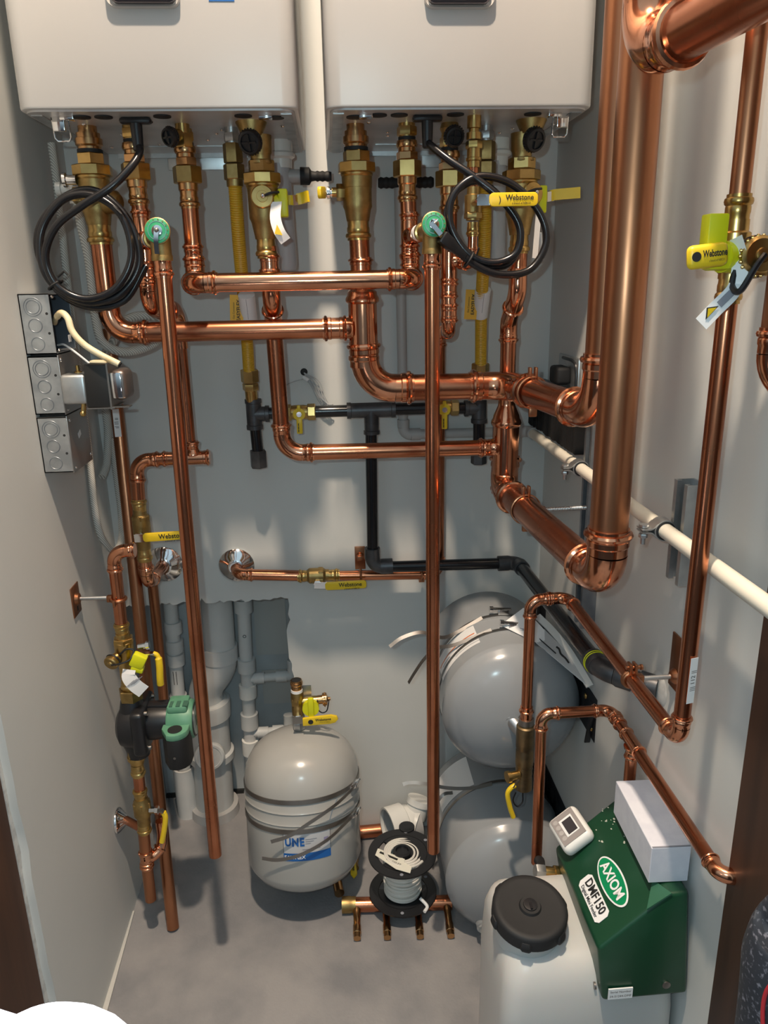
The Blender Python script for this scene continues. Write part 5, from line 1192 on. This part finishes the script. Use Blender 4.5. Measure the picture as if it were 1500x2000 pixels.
def disc(z, slots, nm):
    # flange with two curved windows, built as spokes, rim and hub
    mb = MB(); n = 64; R0, R1, R2 = .030, .060, .083
    def seg(r0, r1, a0, a1, k):
        L = []
        for i in range(k + 1):
            a = a0 + (a1 - a0) * i / k
            L.append([V((RRc[0] + r * math.cos(a), RRc[1] + r * math.sin(a), zz)) for r in (r0, r1) for zz in (z, z + .004)])
        prev = None
        for q in L:
            cur = [mb.bm.verts.new(q[0]), mb.bm.verts.new(q[2]), mb.bm.verts.new(q[3]), mb.bm.verts.new(q[1])]
            if prev: mb.bridge(prev, cur)
            else: mb.bm.faces.new(cur[::-1])
            prev = cur
        mb.bm.faces.new(prev)
    seg(R1, R2, 0, 2 * PI, n)
    for a0, a1 in slots: seg(.016, R1 + .001, a0, a1, 20)
    mb.lathe((RRc[0], RRc[1], z - .001), (0, 0, 1), [(0, R0 - .008), (.012, R0 - .008), (.013, .016), (.008, .014)], 30)
    o = obj(nm, mb, BLACK, t)
    for a in (.55, 1.35, 4.6):
        obj('flange_hole', MB().lathe((RRc[0] + .072 * math.cos(a), RRc[1] + .072 * math.sin(a), z + .0041), (0, 0, 1), [(0, .0042), (.0004, .0042)], 14), GRAYINK, o)
    return o
disc(rz, ((3.0, 6.5),), 'lower_flange')
tf = disc(rz + .112, ((-.55, 2.35), (3.75, 4.9)), 'upper_flange')
obj('hanging_eye', MB().lathe((RRc[0] + .02, RRc[1] + .088, rz + .112), (0, 0, 1), [(0, .020), (.006, .020)]), BLACK, tf)
wr = MB()
for k in range(16):
    z = rz + .008 + k * .0063
    for rr_ in ((.043, .0395) if k % 2 else (.042, .038)):
        wr.torus((RRc[0] + random.uniform(-.002, .002), RRc[1] + random.uniform(-.002, .002), z), (random.uniform(-.05, .05), random.uniform(-.05, .05), 1), rr_, .0031, 40, 8)
for k in range(4):
    wr.torus((RRc[0] + .002 * k, RRc[1], rz + .1150), (.03 * k, .02, 1), .030 + .0062 * k, .0030, 40, 8)
obj('white_wire', wr, principled('white_wire', (.72, .69, .63), .45), t)
lbp = MB().prism([(RRc[0] + a, RRc[1] + b, rz + .1185) for a, b in ((-.066, -.006), (-.058, .016), (.004, -.026), (.001, -.036), (.018, -.052), (.012, -.072), (-.020, -.056))], (0, 0, .0010))
lo = obj('torn_label', lbp, principled('old_label', (.74, .72, .62), .6), t)
text('lettering', 'UL  500 FT', .009, (RRc[0] - .024, RRc[1] - .033, rz + .1195), (.8, -.6, 0), (.6, .8, 0), INK, lo)
obj('barcode', MB().box((RRc[0] - .034, RRc[1] - .012, rz + .1196), (.05, .006, .0006), -.62), INK, lo)
obj('wire_tail', MB().tube(smooth([(.165, -.320, .058), (.180, -.335, .047), (.172, -.350, .0455)]), .004, 8), WHITE, t)
t = thing('pvc_drain_fitting', 'white plastic drain fitting lying behind the wire reel, open end to the left', 'drain fitting', (.14, -.10, 0))
pa = smooth([(.124, -.086, .072), (.142, -.080, .072), (.160, -.076, .072), (.176, -.076, .070), (.190, -.082, .068)], 8)
A = MB().tube(pa, [.052] * 33, 34, caps=False)
obj('body', A, PVC, t)
ax = (pa[0] - pa[4]).normalized()
obj('open_hub', MB().lathe(pa[0] - ax * .030, ax, [(0, .052), (.004, .0585), (.050, .0585), (.0502, .0535), (.010, .0525)], 40, caps=False), PVC, t)
obj('inner_wall', MB().lathe(pa[0] + ax * .012, -ax, [(0, .0515), (.075, .0505), (.0755, .001)], 36, caps=False), GRAYP, t)  # inside of the white fitting, its shade painted as gray
obj('side_hub', MB().lathe((.180, -.070, .090), (.35, .3, 1), [(0, .030), (.035, .030), (.036, .034), (.052, .034)], 28), PVC, t)
t = thing('copper_offcut', 'copper offcut lying on the floor between the gray tank and the white drain fitting', 'copper pipe', (.03, -.035, 0))
obj('pipe', MB().cyl((-.06, -.034, .0182), (.110, -.026, .0182), .0178), COPPER, t)
t = thing('lying_valve', 'small valve with a yellow handle lying under the right side of the gray tank', 'valve', (.008, -.12, 0))
obj('valve_body', MB().lathe((.004, -.085, .014), (.1, -1, 0), [(0, .011), (.02, .011), (.022, .0135), (.05, .0135), (.052, .011), (.075, .011)]), CASTB, t)
l = obj('lever', MB().prism([(-.002, -.128, .030), (.012, -.130, .030), (.017, -.190, .020), (.008, -.200, .017), (.000, -.190, .020)], (0, .001, .006)).bevel_all(.001, 2, .8), YEL, t)
text('lettering', 'Webstone', .011, (.0075, -.160, .0315), (.05, -1, -.16), (1, 0, 0), INK, l, off=.0003)
obj('stub_end', MB().cyl((-.035, -.205, .013), (-.03, -.240, .013), .0125), BRONZE, None, 'short dark copper stub poking out under the gray floor tank', 'copper pipe')

# ================================================================== CHEMICAL FEEDER
t = thing('chemical_feeder', 'chemical feeder with white tank, black screw cap and dark green pump housing', 'feeder', (.35, -.82, 0))
def loft(mb, secs):
    prev = None
    for s_ in secs:
        cur = [mb.bm.verts.new(V(p)) for p in s_]
        if prev: mb.bridge(prev, cur)
        else: mb.bm.faces.new(cur[::-1])
        prev = cur
    mb.bm.faces.new(prev)
def rrect(x0, x1, y0, y1, zf, r, k=5):
    L = []
    for cx, cy, a0 in ((x1 - r, y1 - r, 0), (x0 + r, y1 - r, PI / 2), (x0 + r, y0 + r, PI), (x1 - r, y0 + r, 1.5 * PI)):
        for i in range(k + 1):
            a = a0 + i * PI / 2 / k
            x = cx + r * math.cos(a); y = cy + r * math.sin(a)
            L.append((x, y, zf(x, y)))
    return L
top = lambda x, y: .474 + (y + .80) * .15
mb = MB()
loft(mb, [rrect(.228, .508, -.912, -.700, lambda x, y: 0.0, .030), rrect(.228, .508, -.908, -.702, lambda x, y: .36, .030), rrect(.232, .505, -.903, -.706, lambda x, y: top(x, y) - .045, .032),
          rrect(.238, .500, -.893, -.713, lambda x, y: top(x, y) - .018, .034), rrect(.248, .490, -.880, -.726, lambda x, y: top(x, y) - .004, .034), rrect(.264, .474, -.862, -.744, top, .032)])
obj('feed_tank', mb, POLY, t, ang=60)
cn = V((0.02, -.17, 1)).normalized(); cc = V((.2855, -.822, .488))
obj('tank_neck', MB().lathe(cc - cn * .03, cn, [(0, .054), (.042, .054)], 40), POLY, t)
cp = MB().lathe(cc + cn * .004, cn, [(0, .0585), (.002, .0605), (.022, .0605), (.026, .058), (.028, .054), (.0275, .048), (.026, .030), (.026, .018), (.030, .016), (.030, .001)], 48)
u, v, w = frame(cn)
for i in range(6):
    a = 2 * PI * i / 6 + .2
    for j in range(-2, 3):
        q = a + j * .035
        cp.ball(cc + cn * .014 + (u * math.cos(q) + v * math.sin(q)) * .0595, .006, (1, 1, 1.6), None, 8)
cap = obj('screw_cap', cp, RUB, t)
obj('cap_knob', MB().lathe(cc + cn * .032, cn, [(0, .012), (.004, .011), (.0045, .007)], 20).box(cc + cn * .035, (.004, .020, .004)), BLACK, cap)
# green housing: prism along the depth with a roof falling to the left
def P3(x, z, y): return V((x, y, z))
secf = [(.3785, .418), (.369, .512), (.470, .604), (.502, .606), (.513, .420)]
secr = [(.380, .44), (.367, .510), (.468, .602), (.502, .606), (.513, .44)]
yF, yR = -.910, -.690
hb = MB(); a = [hb.bm.verts.new(P3(x, z, yF - (.010 if z < .45 else 0))) for x, z in secf]; b = [hb.bm.verts.new(P3(x, z, yR)) for x, z in secr]
hb.bridge(a, b); hb.bm.faces.new(a[::-1]); hb.bm.faces.new(b)
hb.bevel_all(.006, 3, .3)
hs = obj('pump_housing', hb, FEED, t)
# roof frame: x axis of lettering runs from rear to front
A_ = V((.369, yF, .512)); B_ = V((.470, yF, .604)); Cc = V((.468, yR, .602)); D_ = V((.367, yR, .510))
rx = ((A_ - D_) * .5 + (B_ - Cc) * .5).normalized(); ry = ((B_ - A_) * .5 + (Cc - D_) * .5); rn = rx.cross(ry).normalized(); ry = rn.cross(rx)
def roof(s, q): # s: 0 rear .. 1 front, q: 0 left .. 1 ridge
    return (D_ * (1 - q) + Cc * q) * (1 - s) + (A_ * (1 - q) + B_ * q) * s
def ellipse(c, ra, rb, k=40): return [c + rx * ra * math.cos(2 * PI * i / k) + ry * rb * math.sin(2 * PI * i / k) for i in range(k)]
lc = V((.4189, -.829, .5577)) + rn * .0010
el = obj('oval_logo_border', MB().prism(ellipse(lc, .052, .0205), rn * .0008), WHITE, hs)
e2 = obj('oval_logo', MB().prism(ellipse(lc + rn * .0008, .0485, .0178), rn * .0006), LOGO, hs)
text('lettering', 'AXIOM', .0235, lc + rn * .0016, rx, ry, WHITE, e2, off=.0006, sx=1.0)
mc_ = V((.3885, -.8324, .5299)) + rn * .0010
k = .006; LW, LH = .044, .0145
pl_ = obj('model_label', MB().prism([mc_ + rx * a + ry * b for a, b in ((-LW + k, -LH), (LW - k, -LH), (LW, -LH + k), (LW, LH - k), (LW - k, LH), (-LW + k, LH), (-LW, LH - k), (-LW, -LH + k))], rn * .0008), WHITE, hs)
text('lettering', 'DMF150', .0205, mc_ + rn * .0010 + ry * .0040, rx, ry, INK, pl_, off=.0005, sx=.98)
text('lettering', 'Digital Mini Feeder', .0088, mc_ + rn * .0010 - ry * .0088, rx, ry, INK, pl_, off=.0001, sx=.98)
obj('facet_highlight', MB().prism([V((.440, yF - .0012, .5795)), V((.476, yF - .0012, .606)), V((.462, yF + .034, .6000))], rn * .0025), principled('green_highlight', (.03, .12, .07), .4), hs)  # lighter green wedge, the ridge highlight put into the color
sl = obj('serial_label', MB().bb((.386, yF - .0125, .424), (.424, yF - .0105, .444)), WHITE, hs)
text('lettering', 'Serial Number', .0056, (.405, yF - .0125, .4385), (1, 0, 0), (0, 0, 1), INK, sl)
text('lettering', '24-51244-DMF', .0056, (.405, yF - .0125, .4300), (1, 0, 0), (0, 0, 1), INK, sl)
obj('housing_screw', MB().lathe((.478, yF - .006, .440), (0, -1, 0), [(0, .0065), (.004, .0065), (.0045, .004)], 16), STEEL, hs)
obj('housing_screw', MB().lathe((.374, yF + .01, .428), (-1, 0, 0), [(0, .0055), (.003, .0055)], 16), STEEL, hs)
for i in range(26):
    s_ = random.uniform(.0, .5); q = random.uniform(.75, 1.0) if i % 3 else random.uniform(.5, .95)
    obj('dust_fleck', MB().ball(roof(s_, q) + rn * .0003, random.uniform(.0010, .0030), (1, 1, .2), None, 6), DUST, hs)
dn = V((-.56, -.16, .81)).normalized(); dx = V((.12, -1, 0)); dx = (dx - dn * dx.dot(dn)).normalized(); dy = dn.cross(dx)
dM = Matrix((dx, dy, dn)).transposed(); dcn = V((.4005, -.705, .5433)) + rn * .016
dp = obj('display_case', MB().box(dcn, (.074, .060, .026), dM, .011, 4), principled('white_plastic', (.78, .77, .74), .35), t)
obj('keypad', MB().box(dcn + dn * .0132, (.058, .046, .0008), dM, .0), PANEL, dp)
obj('screen_bezel', MB().box(dcn + dn * .0138 + dy * .003, (.036, .026, .0008), dM), WHITE, dp)
obj('screen', MB().box(dcn + dn * .0143 + dy * .004 + dx * .001, (.029, .019, .0008), dM), SCREEN, dp)
for i in range(4): obj('button', MB().lathe(dcn + dn * .0134 - dy * .0155 + dx * (-.020 + .012 * i), dn, [(0, .0045), (.0006, .0045)], 18), principled('button_gray', (.42, .39, .38), .4), dp)
obj('inlet_fitting', MB().hexn((.330, -.700, .468), (1, 0, -.2), 0, .017, .0135), ZINC, t)
obj('inlet_adapter', MB().lathe((.346, -.700, .4648), (1, 0, -.2), [(0, .010), (.003, .0105), (.018, .0105), (.019, .013), (.027, .013), (.028, .009), (.040, .009)]), BRASS, t)
obj('inlet_hose', MB().tube(smooth([(.362, -.60, .400), (.361, -.62, .42), (.352, -.66, .452), (.342, -.695, .466)]), .0075, 12), RUB, t)
obj('clip', MB().ball((.389, -.71, .505), .007, (1, 1, 1), None, 10), CHROME, t)
t = thing('white_carton', 'long white cardboard box lying on top of the green feeder housing', 'box', (.48, -.79, .607))
obj('carton', MB().box((.4815, -.808, .6375), (.060, .160, .063), -.03, .0008, 1), CARD, t)
obj('lid_flap', MB().box((.4795, -.8862, .6694), (.058, .003, .0006), -.03), GRAYINK, t)

# ================================================================== NEAR THE DOORWAY
t = thing('work_boot', 'dark speckled boot with red piping at the bottom right corner', 'boot', (.40, -1.25, .70))
mb = MB().tube(smooth([(.400, -1.26, .905), (.411, -1.255, .900), (.420, -1.25, .86), (.425, -1.25, .78), (.427, -1.25, .68)], 5), [.010, .018, .026, .030, .033, .035, .037, .039, .041, .043, .045, .046, .046, .046, .046, .046, .046, .046, .046, .046, .046], 24)
obj('upper', mb, FABRIC, t)
obj('piping', MB().tube(smooth([(.425, -1.300, .872), (.410, -1.297, .886), (.394, -1.286, .880), (.384, -1.274, .858), (.381, -1.272, .823), (.386, -1.284, .76)]), .0020, 8), RED, t)
t = thing('glowing_white_shape', 'unidentified white shape, overexposure put in as glow, in the bottom left corner', 'white shape', (-.17, -1.45, 1.0))  # unidentified white shape; its glow stands for overexposure by the flash
mb = MB().ball((-.172, -1.452, 1.045), .05, (1.0, .5, 1.02), None, 28).ball((-.222, -1.452, 1.04), .05, (1, .5, 1.2), None, 24)
obj('white_lobes', mb, GLOW, t)
obj('handle', MB().cyl((-.19, -1.455, 1.02), (-.20, -1.50, .90), .018), BLACK, t)  # black rod joined to the glowing shape
